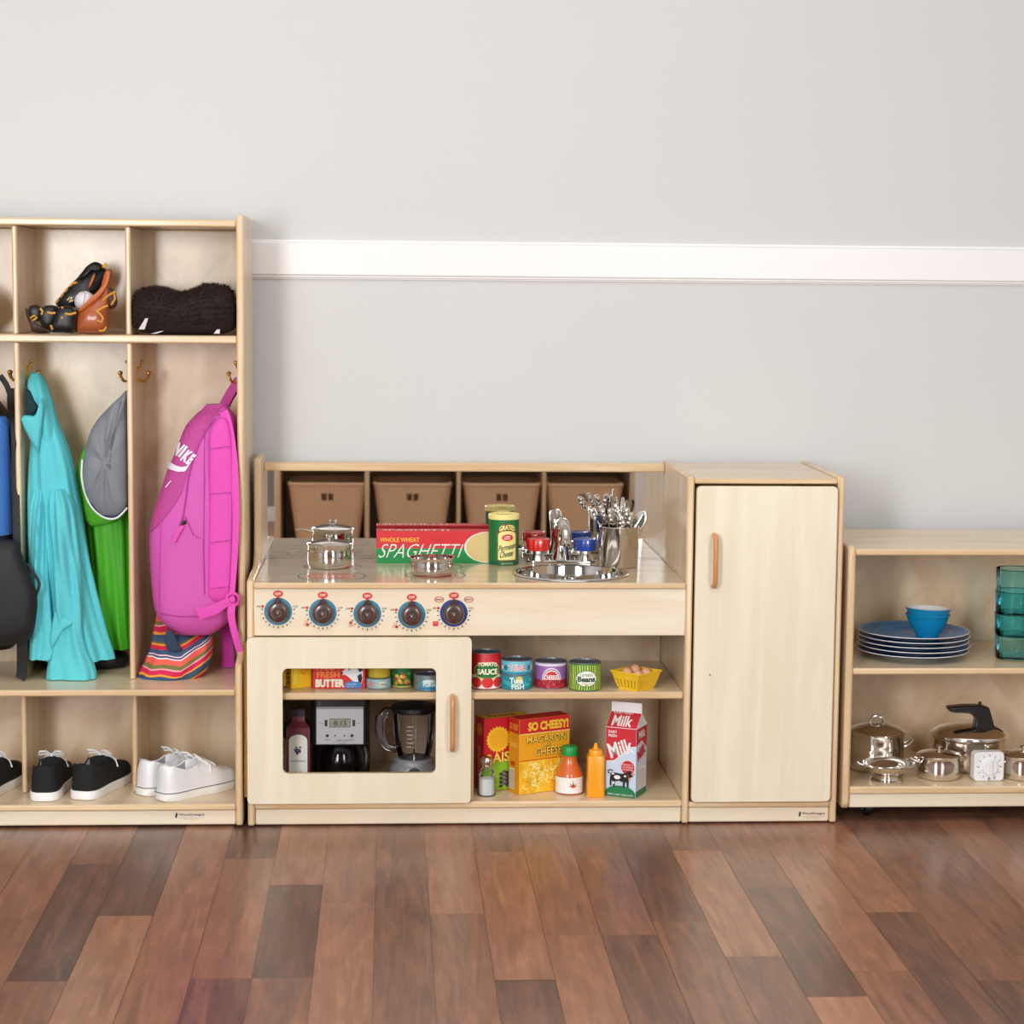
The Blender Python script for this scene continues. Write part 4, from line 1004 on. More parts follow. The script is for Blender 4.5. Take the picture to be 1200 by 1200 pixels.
def bottle_carton(nm, label, loc, w, d, hs, hn, hc, base, print_):
    """tapered card bottle with a dark cap"""
    t = thing(nm, label, 'bottle', loc)
    q = lambda a, b, z: [(-a, -b, z), (a, -b, z), (a, b, z), (-a, b, z)]
    MB().loft([q(w, d, 0), q(w, d, hs), q(w*.56, d*.56, hs+.012), q(w*.52, d*.52, hn)], base).build('bottle_body', t, smooth=False)
    MB().loft([q(w*.56, d*.56, hn+.0002), q(w*.58, d*.58, hn+.001), q(w*.58, d*.58, hc-.002), q(w*.5, d*.5, hc)], pm('dark_cap', (40, 36, 40), .3)).build('cap', t, smooth=False)
    f = Print(plane_map((0, -d, 0), (1, 0, 0), (0, 0, 1), (0, -1, 0)))
    f.poly([(-w*.78, .006), (w*.78, .006), (w*.78, hs*.80)]+[(w*.78*cos(a), hs*.80+w*.55*sin(a)) for a in [R(10*i) for i in range(1, 18)]]+[(-w*.78, hs*.80)], ink((236, 236, 226)))
    print_(f, w, hs); f.build('label_print', t)
def grapes(f, w, hs):
    f.ring(0, hs*.88, .004, .0046, ink((150, 160, 140)), 20, sy=.6)
    for cz in (hs*.66, hs*.26):
        for k, (a, b) in enumerate(((-.0055, 0), (-.001, .0005), (.0040, 0), (-.0035, -.004), (.0012, -.0042), (-.0010, -.0082), (.0045, -.004))): f.oval(a-.0008, cz+b, .0026, .0026, ink((84, 44, 92)) if k % 2 else ink((110, 62, 112)), 10, 1, up=False)
        f.h += f.st; f.poly([(-.001, cz+.003), (-.007, cz+.004), (-.0045, cz+.0075), (-.001, cz+.0055)], ink((50, 110, 56)), up=False); f.poly([(.001, cz+.003), (.0075, cz+.0045), (.004, cz+.0085)], ink((50, 110, 56)))
    f.text('GRAPE JUICE', -w*.62, w*.62, hs*.46, hs*.50, ink((120, 110, 110)), bold=0)
fz = at(350, 853, .1).z-.0517
bottle_carton('juice_bottle', 'maroon juice bottle with grape label beside the coffee maker', (at(350, 880, .12).x, .12, .0517), .0245, .0245, fz, at(350, 838, .12).z-.0517, at(350, 829, .12).z-.0517, ink((104, 34, 48)), grapes)
def leaves(f, w, hs): f.oval(0, hs*.5, w*.4, w*.5, ink((150, 180, 120)), 16, 1); f.text('OIL', -w*.4, w*.4, hs*.3, hs*.36, ink((60, 100, 60)))
bottle_carton('oil_bottle', 'green bottle with white label at left edge of the oven window', (at(326, 880, .155).x, .155, .0517), .0235, .0235, fz-.012, fz+.034, fz+.048, ink((24, 104, 66)), leaves)

# coffee maker
CY = .095
cxa, cxb = at(364, 860, CY).x, at(433, 860, CY).x; cx = (cxa+cxb)/2; cw = (cxb-cxa)/2; CZ = .0517
t = thing('coffee_maker', 'black coffee maker with silver front panel and clock, behind the oven window', 'coffee maker', (cx, CY, CZ))
H_ = .205; zp0 = at(400, 872, CY).z-CZ; zp1 = at(400, 830, CY).z-CZ
mb = MB().plate(rr(-cw, cw, 0, .155, .016, 6), [], 'z', zp0-.004, H_-.006, BLACK)
mb.plate(rr(-cw*.96, cw*.96, .002, .153, .016, 6), [], 'z', H_-.006, H_, BLACK)
mb.plate(rr(-cw, cw, .105, .155, .012, 6), [], 'z', 0, zp0-.002, BLACK)
mb.plate(rr(-cw, cw, 0, .155, .016, 6), [], 'z', 0, .018, BLACK)
mb.build('housing', t, bevel=.003)
SIL = pm('silver_panel', (196, 198, 204), .35, .35)
pa, pb = at(370.5, 850, CY).x-cx, at(426, 850, CY).x-cx
prof = [(pa, zp0), (pb, zp0), (pb, zp1-.002), (pb-.002, zp1), (pa+.002, zp1), (pa, zp1-.002)]
fp = MB().plate(prof, [], 'y', -.0035, .004, SIL).build('front_panel', t, bevel=.0012)
MB().add([(pa, -.0035, zp1), (pb, -.0035, zp1), (pb-.002, .012, zp1+.014), (pa+.002, .012, zp1+.014), (pa, .004, zp1), (pb, .004, zp1)], [(0, 1, 2, 3), (4, 5, 2, 3), (0, 4, 3), (1, 5, 2)], SIL).build('top_trim', t, smooth=False)
f = Print(plane_map((0, -.0035, 0), (1, 0, 0), (0, 0, 1), (0, -1, 0)))
X = lambda u: at(u, 850, CY-.0035).x-cx
Z = lambda v: at(400, v, CY-.0035).z-CZ
f.rect(X(386), X(411), Z(852.5), Z(842), ink((120, 124, 112), .2)); f.rect(X(387), X(410), Z(851.5), Z(843), ink((158, 162, 146), .2))
f.text('8:15', X(391), X(406.5), Z(850.3), Z(844.3), ink((50, 54, 50)), bold=.01, shear=.1)
for u in (380.5, 413): f.rect(X(u), X(u+3.2), Z(851), Z(843.5), ink((44, 46, 52)), up=False)
f.h += f.st
f.line([(X(374), Z(847.5)), (X(379), Z(847.5))], .0008, ink((90, 92, 100))); f.line([(X(418), Z(847.5)), (X(422), Z(847.5))], .0008, ink((90, 92, 100)))
for u, q in ((383.5, .0032), (392.6, .0017), (403.7, .0017), (412.5, .0034)): f.oval(X(u), Z(862), q, q, ink((28, 30, 36)), 18, 1, up=False)
f.h += f.st
for u, a in ((383.5, 'hour'), (412.5, 'min')): f.text(a, X(u-2.5), X(u+2.5), Z(867.5), Z(865.5), ink((90, 92, 100)), bold=0)
f.text('coffee maker', X(394), X(409), Z(868.5), Z(866.3), ink((100, 102, 108)), bold=0); f.text('12 cup', X(396), X(405), Z(871.3), Z(869.5), ink((100, 102, 108)), bold=0)
f.build('panel_print', t)
DG = glass('smoky_glass', (180, 186, 192), 1.5)
car = MB().lathe([(0, .001), (.040, .001), (.0475, .010), (.0495, .030), (.046, .055), (.035, .077), (.0315, .084)], DG, (0, .052, .018), 40).build('carafe', t)
MB().lathe([(.0325, .083), (.034, .085), (.033, .0925), (.012, .0945), (0, .095), (0, .083)], BLACK, (0, .052, .018), 30).build('carafe_lid', car)
MB().tube([(.032, .045, .096), (.05, .022, .094), (.056, .012, .075), (.053, .008, .05), (.047, .016, .034)], .006, BLACK, 10).build('carafe_handle', car)
MB().lathe([(0, .0025), (.039, .0025), (.0455, .011), (.0475, .030), (.0465, .038), (0, .038)], pm('coffee', (30, 22, 20), .15), (0, .052, .018), 36).build('coffee', car)

# blender
BY_ = .115
bxa, bxb = at(457, 850, BY_).x, at(514, 850, BY_).x; bx = (bxa+bxb)/2
t = thing('blender', 'kitchen blender with clear jug, black lid and silver base behind the oven window', 'blender', (bx, BY_, CZ))
zb_ = at(486, 890, BY_).z-CZ; zl = at(486, 831, BY_).z-CZ; r0 = .042
JG = glass('jug_glass', (232, 230, 232), 1.5)
prof = [(0, zb_+.004), (.031, zb_+.004), (.034, zb_+.012), (.0385, zb_+.03), (r0, zb_+.06), (r0+.003, zl)]
rings = []
for r_, z in prof:
    r_ = max(r_, 1e-4); rings.append([(r_*(1+.025*cos(8*a))*cos(a), r_*(1+.025*cos(8*a))*sin(a), z) for a in [2*pi*k/64 for k in range(64)]])
j = MB().loft(rings, JG, cap=False).build('jug', t)
hx = -r0
MB().tube([(-.041, 0, zl-.006), (-.060, 0, zl-.006), (-.0715, 0, zl-.018), (-.0735, 0, zl-.040), (-.069, 0, zl-.062), (-.056, 0, zl-.080), (-.036, 0, zl-.086)], [.007, .0075, .0078, .0075, .007, .0065, .006], glass('handle_glass', (222, 220, 222), 1.6), 12, flat=1.4).build('jug_handle', j)
p = Print(cyl_map(r0+.0025)); p.h = .001
for k in range(6): p.rect(-.016, -.006+(.003 if k % 2 else 0), zb_+.036+.0085*k, zb_+.0369+.0085*k, ink((226, 226, 226)), 3, up=False)
p.h += p.st; p.build('measure_marks', j)
MB().lathe([(r0+.004, zl-.004), (r0+.0065, zl-.001), (r0+.0065, zl+.007), (r0+.002, zl+.010), (.022, zl+.011), (.020, zl+.013), (0, zl+.013), (0, zl-.004)], BLACK, n=44).build('lid', t)
SM = pm('silver_plastic', (178, 180, 186), .3, .5)
bs = MB().lathe([(0, 0), (.054, 0), (.0575, .004), (.056, .018), (.050, zb_-.014), (.0445, zb_-.008), (.042, zb_-.006), (.0415, zb_+.001), (.037, zb_+.005), (0, zb_+.005)], SM, n=48).build('motor_base', t)
MB().lathe([(0, -.0605), (.013, -.0605), (.0165, -.058), (.018, -.045), (.018, -.03)], BLACK, (0, 0, zb_-.026), 30, axis='y').build('dial', bs)
mb = MB().lathe([(.006, zb_+.005), (.006, zb_+.013), (0, zb_+.014)], STEEL, n=14)
for k in range(4):
    a = k*pi/2; mb.tube([(.002*cos(a), .002*sin(a), zb_+.012), (.018*cos(a), .018*sin(a), zb_+.012+(.008 if k % 2 else -.001))], [.0022, .001], STEEL, 6, flat=.4)
mb.build('blade', t)

# ------------------------------------------------------------------ dishes and pots on the mobile shelf
PZ = .3277
GLZ = pm('blue_glaze', (16, 122, 186), .32, spec=.25, var=.06, scale=12); WGL = pm('white_glaze', (236, 238, 240), .15, coat=.5)
pc = (1.1700, .150)
ztop = at(1071, 748, .035).z
dz = (ztop-(PZ+.0165))/4
def plate_(i):
    z = PZ+dz*i
    names = ['bottom plate of the blue stack, white foot on the shelf', 'second blue plate from the bottom of the stack', 'middle blue plate of the stack of five', 'second blue plate from the top of the stack', 'topmost blue plate of the stack, carrying the blue bowls']
    t = thing('dinner_plate', names[i], 'plate', (pc[0]+(-.001, .0012, -.0006, .0009, 0)[i], pc[1]+(.001, -.0008, .0006, 0, 0)[i], z), 0, 'stack of blue plates')
    R_ = .1175
    MB().lathe([(0, .0052), (.055, .0052), (.066, .0062), (.078, .0105), (R_-.004, .0158), (R_-.0018, .0164)], GLZ, n=72).build('glazed_top', t)
    MB().lathe([(R_-.0018, .0164), (R_-.0004, .0166), (R_, .0158), (R_-.0008, .0148), (R_-.003, .0142)], WGL, n=72).build('white_rim', t)
    MB().lathe([(R_-.003, .0142), (R_-.008, .0134), (.080, .0078), (.068, .0034)], GLZ, n=72).build('glazed_underside', t)
    MB().lathe([(.0685, .0036), (.062, 0), (.058, 0), (.057, .0018), (0, .0018)], WGL, n=72).build('white_foot', t)
    if i == 4:
        P = Print(plane_map((0, 0, .0052), (1, 0, 0), (0, 1, 0), (0, 0, 1)))
        P.map = lambda x, y, h: Vector((x, y, .0052+h+(0 if math.hypot(x, y) < .066 else 0)))
        P.ring(0, 0, .0575, .0585, ink((120, 190, 220)), 60); P.build('glaze_line', t)
        mb = MB(); rg = lambda r_: [(r_*cos(2*pi*k/72), r_*sin(2*pi*k/72)) for k in range(72)]
        def zz(r_): return .0105+(r_-.078)/(R_-.004-.078)*.0053+.0003
        for a, b in ((.0785, .0800), (R_-.0075, R_-.0055)): mb.loft([[(x, y, zz(a)) for x, y in rg(a)], [(x, y, zz(b)) for x, y in rg(b)]], ink((150, 204, 226)), cap=False)
        mb.build('rim_line', t, fix=False)
for i in range(5): plate_(i)
bz0 = PZ+dz*4+.0056
BLG = pm('aqua_glaze', (22, 140, 190), .12, coat=.6, var=.03)
def bowl(z, lab, tilt):
    t = thing('bowl', lab, 'bowl', (1.1940, .128, z), 0, 'blue bowls on the plates'); t.rotation_euler = (R(tilt[0]), R(tilt[1]), 0)
    MB().lathe([(0, 0), (.0235, 0), (.0245, .003), (.0265, .006), (.036, .022), (.0430, .037), (.0455, .0435), (.0478, .0465), (.0482, .0485), (.0472, .0492)], BLG, n=56).build('outer_glaze', t)
    MB().lathe([(.0472, .0492), (.0456, .0482), (.0420, .039), (.034, .022), (.024, .008), (.012, .005), (0, .0045)], WGL, n=56).build('white_inside', t)
    return t
zt_ = at(1089, 712, .10).z
bowl(bz0, 'lower of two nested blue bowls on the plate stack', (0, 0)); bowl(bz0+.0115, 'upper blue bowl with white inside, nested in the lower bowl', (-1.5, 1.5))
# three stacked tumblers
TG = glass('teal_glass', (188, 240, 246), 1.3); 
def tumbler(z, lab, i):
    t = thing('tumbler', lab, 'glass', (1.3815, .118, z), 0, 'stacked teal tumblers')
    r0, h = .0410, .0975
    def ringp(r_, z, rib): return [(r_*(1+rib*cos(26*a))*cos(a), r_*(1+rib*cos(26*a))*sin(a), z) for a in [2*pi*k/156 for k in range(156)]]
    rings = [ringp(1e-4, .004, 0), ringp(r0-.002, .0035, 0), ringp(r0, .008, .004), ringp(r0+.001, .03, .008), ringp(r0+.0022, .07, .008), ringp(r0+.0032, .085, 0), ringp(r0+.0036, h, 0), ringp(r0+.0030, h+.0005, 0)]
    MB().loft(rings, TG, cap=False).build('glass_wall', t)
    MB().lathe([(0, 0), (r0-.006, 0), (r0-.001, .002), (r0, .0065), (r0-.004, .0068), (0, .0060)], TG, n=60).build('glass_base', t)
    MB().tube([((r0+.0033)*cos(2*pi*k/60), (r0+.0033)*sin(2*pi*k/60), h) for k in range(62)], .0010, glass('teal_rim', (130, 212, 214), 1.4), 6).build('rim', t)
for i, (z, lab) in enumerate(((PZ, 'lowest of three stacked teal ribbed tumblers, standing on the shelf'), (.3753, 'middle one of three stacked teal ribbed tumblers'), (.4228, 'topmost of three stacked teal ribbed tumblers'))): tumbler(z, lab, i)
# stock pot with ring handle
QZ = .0779
WST = pm('worn_steel', (226, 220, 212), .13, 1, var=.03)
zr = at(1030, 864.5, .11).z-QZ
pot('stock_pot', 'steel lidded pot with ring handle at left of the low shelf', 'pot', (1.1015, .172, QZ), .0600, zr, lid=.016, ears=((0, pi), zr*.62, .017, .012, .012), m=WST, knob=False, ring=.0150)
# footed colander in front of it
t = thing('colander', 'footed steel colander standing in front of the ring-handled pot', 'colander', (1.0985, .0590, QZ))
zc = at(1037, 894, .06).z-QZ
MB().lathe([(.0325, 0), (.0335, .0015), (.0325, .003), (.027, .005), (.0255, .010), (.026, .0125), (.030, .015), (.041, .024), (.050, .036), (.0550, zc-.001), (.0590, zc), (.0592, zc+.001), (.0545, zc+.001), (.049, .037), (.040, .0255), (.028, .0165), (0, .0150)], WST, n=56).build('bowl', t, angle=50)
for a in (R(20), R(200)):
    d = Vector((cos(a), sin(a), 0)); s = Vector((-sin(a), cos(a), 0)); b = Vector((0, 0, zc))
    MB().tube([d*.057+s*.012+b, d*.068+s*.012+b+Vector((0, 0, .004)), d*.0735+s*.006+b+Vector((0, 0, .006)), d*.0735-s*.006+b+Vector((0, 0, .006)), d*.068-s*.012+b+Vector((0, 0, .004)), d*.057-s*.012+b], .0022, WST, 8).build('handle', t)
mb = MB()
for ring_, (r_, z) in enumerate(((.0475, .0305), (.0435, .0250))):
    for k in range(30):
        a = 2*pi*(k+.5*ring_)/30; n_ = Vector((cos(a)*.75, sin(a)*.75, -.66)).normalized(); c = Vector((r_*cos(a), r_*sin(a), z-.0015))+n_*.0010
        u_ = Vector((-sin(a), cos(a), 0)); w_ = n_.cross(u_); mb.add([c+u_*.0011*cos(2*pi*q/8)+w_*.0011*sin(2*pi*q/8) for q in range(8)], [tuple(range(8))], BLK)
mb.build('drain_holes', t, smooth=False, fix=False)
# small pots
def small_pot(x, y, lab, a0):
    return pot('small_pot', lab, 'pot', (x, y, QZ), .0445, .048, lid=.008, ears=((R(a0), R(a0+180)), .036, .015, .008, .006), m=WST, group='small lidded pots')
small_pot(1.2158, .0840, 'small lidded steel pot standing between the colander and the timer', 8)
small_pot(1.3960, .0800, 'small lidded steel pot cut by the right edge, beside the timer', 185)
# pressure cooker
pcx, pcy = 1.3080, .185
t = thing('pressure_cooker', 'steel pressure cooker with a big black curved handle, behind the timer', 'pressure cooker', (pcx, pcy, QZ))
zr = at(1140, 868, .11).z-QZ
MB().lathe([(0, 0), (.072, 0), (.0775, .004), (.079, .010), (.079, zr-.002), (0, zr-.002)], WST, n=60).build('pot_body', t, angle=50)
lb = MB().lathe([(.0795, zr-.008), (.0815, zr-.006), (.0815, zr+.002), (.078, zr+.006), (.062, zr+.015), (.035, zr+.022), (0, zr+.024)], WST, n=60).build('lid', t, angle=50)
Y_ = pcy-.02
outl = [(755, 150), (772, 144), (800, 142), (850, 135), (940, 135), (972, 140), (1000, 148), (1015, 200), (1030, 260), (1060, 272), (1080, 285), (1085, 300), (1060, 315), (1000, 318), (940, 308), (880, 290), (900, 272), (915, 252), (922, 222), (910, 197), (880, 183), (840, 180), (800, 180), (765, 170)]
pts = []
for a, b in outl:
    q = at(960+a/5, 800+b/5, Y_-.014); pts.append((q.x-pcx, q.z-QZ))
HB = pm('black_handle', (14, 13, 14), .3, coat=.3)
hd = MB().plate(pts, [], 'y', -.020-.014, -.020+.014, HB).build('lid_handle', lb, bevel=.005, seg=3)
q = at(960+953/5, 800+118/5, Y_-.014); MB().lathe([(.0035, -.012), (.0035, -.001), (.0025, 0), (0, 0)], HB, (q.x-pcx, -.02, q.z-QZ), 14).build('valve_pin', lb)
q = at(960+1035/5, 800+330/5, Y_-.03); MB().lathe([(.0070, -.018), (.0075, -.004), (.0060, 0), (0, .001)], STEEL, (q.x-pcx, -.04, q.z-QZ+.008), 18).build('steam_valve', lb)
# timer
ty = .0445
ta, tb = at(1141.5, 898, ty), at(1177.5, 898, ty)
t = thing('kitchen_timer', 'white square kitchen timer standing in front of the pressure cooker', 'timer', ((ta.x+tb.x)/2, ty, QZ), R(4))
tw = (tb.x-ta.x)/2; th = at(1160, 881.5, ty).z-QZ
WP = pm('white_plastic', (240, 240, 242), .3)
MB().plate(rr(-tw, tw, 0, th, .009, 6), [], 'y', 0, .026, WP).build('timer_body', t, bevel=.003, seg=3)
MB().lathe([(0, -.007), (.016, -.007), (.0175, -.005), (.018, 0)], WP, (0, 0, th/2), 40, axis='y').plate([(-.0035, th/2-.016), (.0035, th/2-.016), (.0035, th/2+.016), (-.0035, th/2+.016)], [], 'y', -.011, -.006, WP).build('timer_dial', t, bevel=.001)
P = Print(plane_map((0, 0, th/2), (1, 0, 0), (0, 0, 1), (0, -1, 0)))
for k in range(12):
    a = 2*pi*k/12; w_ = .0011 if k % 3 else .0015
    P.line([(.0215*cos(a), .0215*sin(a)), (.0275*cos(a), .0275*sin(a))], w_, ink((80, 80, 84)), up=False)
P.h += P.st
P.text('0', -.003, .003, -.0292, -.0235, ink((70, 70, 74)), bold=0); P.text('30', .008, .014, -.027, -.0225, ink((90, 90, 94)), bold=0)
P.build('dial_print', t)

# ------------------------------------------------------------------ things in the coat locker
def interp(rows, v):
    for a, b in zip(rows, rows[1:]):
        if a[0] <= v <= b[0]:
            k = (v-a[0])/(b[0]-a[0]); return [p+(q-p)*k for p, q in zip(a, b)]
    return list(rows[-1] if v > rows[-1][0] else rows[0])
def smooth_rows(rows, n):
    v0, v1 = rows[0][0], rows[-1][0]; out = []
    for i in range(n+1):
        v = v0+(v1-v0)*i/n; w = (v1-v0)/n*1.5; acc = None
        for d in (-1, -.5, 0, .5, 1):
            r = interp(rows, min(max(v+d*w, v0), v1)); acc = r if acc is None else [p+q for p, q in zip(acc, r)]
        acc = [p/5 for p in acc]; acc[0] = v; out.append(acc)
    return out
class Drape:
    """a soft closed form: rows (v, left, right, depth, half-thickness) measured on the photograph at each row's own depth"""
    def __init__(s, rows, root, n=50, nth=64, power=2.6, folds=None, xmax=9, xmin=-9):
        s.xmax, s.xmin = xmax, xmin
        s.rows = smooth_rows(rows, n); s.L = Vector(root.location); s.nth = nth; s.p = power; s.folds = folds
    def pt(s, v, th):
        r = interp(s.rows, v); a, b = at(r[1], v, r[3]), at(r[2], v, r[3])
        t = (v-s.rows[0][0])/(s.rows[-1][0]-s.rows[0][0])
        c, k = cos(th), sin(th); e = 2/s.p
        x = math.copysign(abs(c)**e, c); y = math.copysign(abs(k)**e, k)
        f = s.folds(th, t) if s.folds else 0
        X = min(s.xmax, max(s.xmin, (a.x+b.x)/2+(b.x-a.x)/2*x*(1+f*.25)))
        return Vector((X, r[3]+r[4]*y+f*r[4]*y, (a.z+b.z)/2))-s.L
    def mesh(s, m, mf=None, cap=True):
        mb = MB(); rings = [[s.pt(r[0], 2*pi*k/s.nth) for k in range(s.nth)] for r in s.rows]
        return mb.loft(rings, m, cap)
    def front(s, lift=.0012):
        """map from photograph pixels (u, -v) to this form's front face"""
        def f(x, y, h):
            v = -y; r = interp(s.rows, min(max(v, s.rows[0][0]), s.rows[-1][0]))
            q = max(-.999, min(.999, (x-(r[1]+r[2])/2)/((r[2]-r[1])/2)))
            c = math.copysign(abs(q)**(s.p/2), q); th = -math.acos(c)
            p = s.pt(v, th); p0 = s.pt(v, th-.06); p1 = s.pt(v, th+.06); tx = p1-p0; n = Vector((tx.y, -tx.x, 0))
            n = n.normalized() if n.length > 1e-6 else Vector((0, -1, 0))
            return p+n*(lift+h)
        f.fine = 4
        return f
def fabric(n, c, rough=.85, bump=.25, scale=220, var=.08, sheen=0): return pm(n, c, rough, var=var, scale=scale, bump=bump, sheen=sheen)
def pxpoly(pts, Y, L): return [((at(u, v, Y)-L).x, (at(u, v, Y)-L).z) for u, v in pts]
def ribbon(mb, pts, w, m, L, th=.0012, up=(0, 1, 0)):
    """flat strap through points (u, v, Y); w = width in metres"""
    P_ = [at(u, v, Y)-L for u, v, Y in pts]
    k = len(P_); out = []
    for i in range(24):
        t = i/23*(k-1); j = min(int(t), k-2); f = t-j
        p0, p1, p2, p3 = P_[max(j-1, 0)], P_[j], P_[j+1], P_[min(j+2, k-1)]
        out.append(.5*((2*p1)+(p2-p0)*f+(2*p0-5*p1+4*p2-p3)*f*f+(3*p1-p0-3*p2+p3)*f**3))
    ws = w if isinstance(w, list) else [w]*2
    rs = [ws[0]/2+(ws[1]-ws[0])/2*i/23 for i in range(24)]
    return mb.tube(out, rs, m, 12, flat=th/max(ws), up=up)

# turquoise hooded jacket
TQ = fabric('turquoise_fleece', (96, 206, 216)); TQD = fabric('dark_teal_cloth', (20, 52, 60))
J = thing('hooded_jacket', 'turquoise hooded jacket hanging from its hood on a brass hook in the locker', 'jacket', (-.64, .16, .287)); JL = Vector(J.location)
jf = lambda th, t: (.17*sin(7*th+3*t)+.09*sin(13*th-5*t+1))*min(1, t*1.6)
rows = [(470, 42, 62, .185, .030), (490, 39, 66, .18, .034), (520, 36, 79, .172, .042), (545, 34, 86, .170, .046), (580, 33, 92, .170, .048), (620, 34, 98, .170, .048), (660, 35, 105, .170, .048), (700, 37, 114, .172, .048), (740, 38, 124, .174, .048), (771, 39, 134.5, .176, .048)]
Drape(rows, J, 60, 84, 2.3, jf, xmin=-.7015).mesh(TQ).build('body', J, angle=80)
rows = [(436.5, 37, 46, .200, .010), (440, 33, 50, .198, .018), (450, 31, 54.5, .190, .028), (465, 34, 60, .182, .036), (485, 40, 65, .176, .040), (505, 41, 70, .170, .036), (525, 42, 74, .166, .030), (545, 46, 74, .160, .018)]
hd = Drape(rows, J, 40, 56, 2.2, lambda th, t: .12*sin(5*th+4*t)).mesh(TQ).build('hood', J, angle=80)
lip = [(24, 490), (28, 486.5), (34, 486.5), (40, 487.5), (44, 484), (47, 476), (49, 466), (52, 472), (52, 484), (50, 500), (48, 516), (46.5, 531), (42, 526), (36, 516), (29, 503)]
MB().pillow(pxpoly(lip, .128, JL), .128-JL.y, .030, TQ).build('hood_lip', hd, angle=80)
MB().pillow(pxpoly([(31, 455), (35, 458), (41, 470), (46, 476), (43, 485), (38, 488), (31, 488), (30, 470)], .150, JL), .150-JL.y, .03, TQD).build('hood_dark_patch', hd, angle=80)['label'] = 'dark patch in the hood opening'  # dark teal pillow filling the hood opening
rows = [(572, 62, 76, .142, .020), (582, 59, 84, .130, .032), (600, 58, 88, .124, .036), (640, 59, 92, .122, .036), (680, 60, 96, .120, .035), (715, 62, 98, .120, .034), (740, 64, 98, .120, .030), (758, 60, 102, .119, .026), (778, 56, 110, .117, .023), (790, 55, 113.5, .115, .022), (795, 55.5, 113, .115, .022)]
Drape(rows, J, 50, 56, 2.2, lambda th, t: .20*sin(4*th+6*t)+.10*sin(9*th-9*t)).mesh(TQ).build('sleeve', J, angle=80)
rows = [(574, 42, 54, .142, .020), (586, 37, 56.5, .132, .028), (620, 35, 56.5, .128, .032), (670, 36, 57, .124, .034), (720, 36, 62, .122, .034), (750, 35, 68, .120, .032), (766, 34.5, 67, .118, .030), (771, 35, 62, .118, .030)]
Drape(rows, J, 44, 48, 2.2, lambda th, t: .20*sin(4*th+5*t)+.09*sin(9*th+8*t)).mesh(TQ).build('sleeve', J, angle=80)
# folded-over cuff on the sleeve front
MB().pillow(pxpoly([(64, 716), (72, 722), (86, 727), (86, 731), (78, 735), (72, 742), (66, 752), (60, 762), (58, 748), (61, 730)], .094, JL), .094-JL.y, .016, TQ).build('turned_cuff', J, angle=80)

# green jacket behind the cap
G = thing('green_jacket', 'bright green jacket hanging behind the grey cap in the locker', 'jacket', (-.54, .25, .287)); GL_ = Vector(G.location)
GR = fabric('green_nylon', (84, 190, 40), rough=.55, bump=.1); GF = fabric('green_fleece', (96, 198, 48), bump=.9, scale=160)
rows = [(505, 116, 146, .272, .02), (530, 104, 150, .272, .034), (560, 100, 152, .272, .038), (600, 100, 153, .272, .042), (640, 104, 154, .272, .042), (700, 108.5, 155, .272, .042), (740, 114, 155.5, .272, .042), (754, 118, 156, .272, .040), (758, 120, 156, .272, .039)]
gd = Drape(rows, G, 50, 72, 2.3, lambda th, t: .12*sin(6*th+2*t)+.07*sin(11*th-3*t), xmax=-.4885); gd.mesh(GR).build('body', G, angle=80)
MB().pillow(pxpoly([(97, 528), (91, 545), (89, 560), (92, 580), (96, 598), (101, 611), (107, 617), (118, 616), (132, 612), (146, 604), (152, 585), (152, 540), (130, 512), (110, 512)], .225, GL_), .222-GL_.y, .045, GF).build('fleece_collar', G, angle=80)
mb = MB(); ribbon(mb, [(148, 462, .205), (148.5, 480, .215), (146, 512, .245)], .008, GF, GL_); mb.build('hanging_loop', G)

# grey cap
K = thing('cap', 'grey cap with white and navy piping hanging in front of the green jacket', 'cap', (-.53, .15, .6)); KL_ = Vector(K.location)
GY = fabric('grey_jersey', (134, 138, 146), scale=300)
out = [(150, 459), (141, 465), (126, 479), (113, 494), (103, 515), (98.5, 540), (97.5, 560), (103, 582), (112, 597), (125, 605.5), (138, 605), (150, 593), (152.5, 560), (152.5, 500)]
def dens(o, n=4):
    r = []
    for i in range(len(o)):
        p0, p1, p2, p3 = [Vector(o[(i+k) % len(o)]) for k in (-1, 0, 1, 2)]
        for j in range(n):
            f = j/n; q = .5*((2*p1)+(p2-p0)*f+(2*p0-5*p1+4*p2-p3)*f*f+(3*p1-p0-3*p2+p3)*f**3); r.append((q.x, q.y))
    return r
o2 = pxpoly(dens(out), .15, KL_); mxx = -.4885-KL_.x
o2 = [(min(x, mxx), z) for x, z in o2]
MB().pillow(o2, lambda x, z: .145-KL_.y+.0032*sin(95*x+38*z)+.0026*sin(60*x-85*z+1)+.002*sin(190*x+30*z), .085, GY, k=14, edge=.75).build('crown', K, angle=80)
mb = MB(); sp_ = [at(u, v, Y)-KL_ for u, v, Y in ((142, 470, .118), (137, 490, .108), (131, 520, .102), (128, 550, .102), (128, 580, .110))]
mb.tube(sp_, .0011, fabric('grey_seam', (104, 108, 116)), 6).build('crown_seam', K)
pip = [(97.6, 538), (97, 560), (102.6, 582.5), (112, 597.5), (125, 606.2), (138, 605.8), (150, 594)]
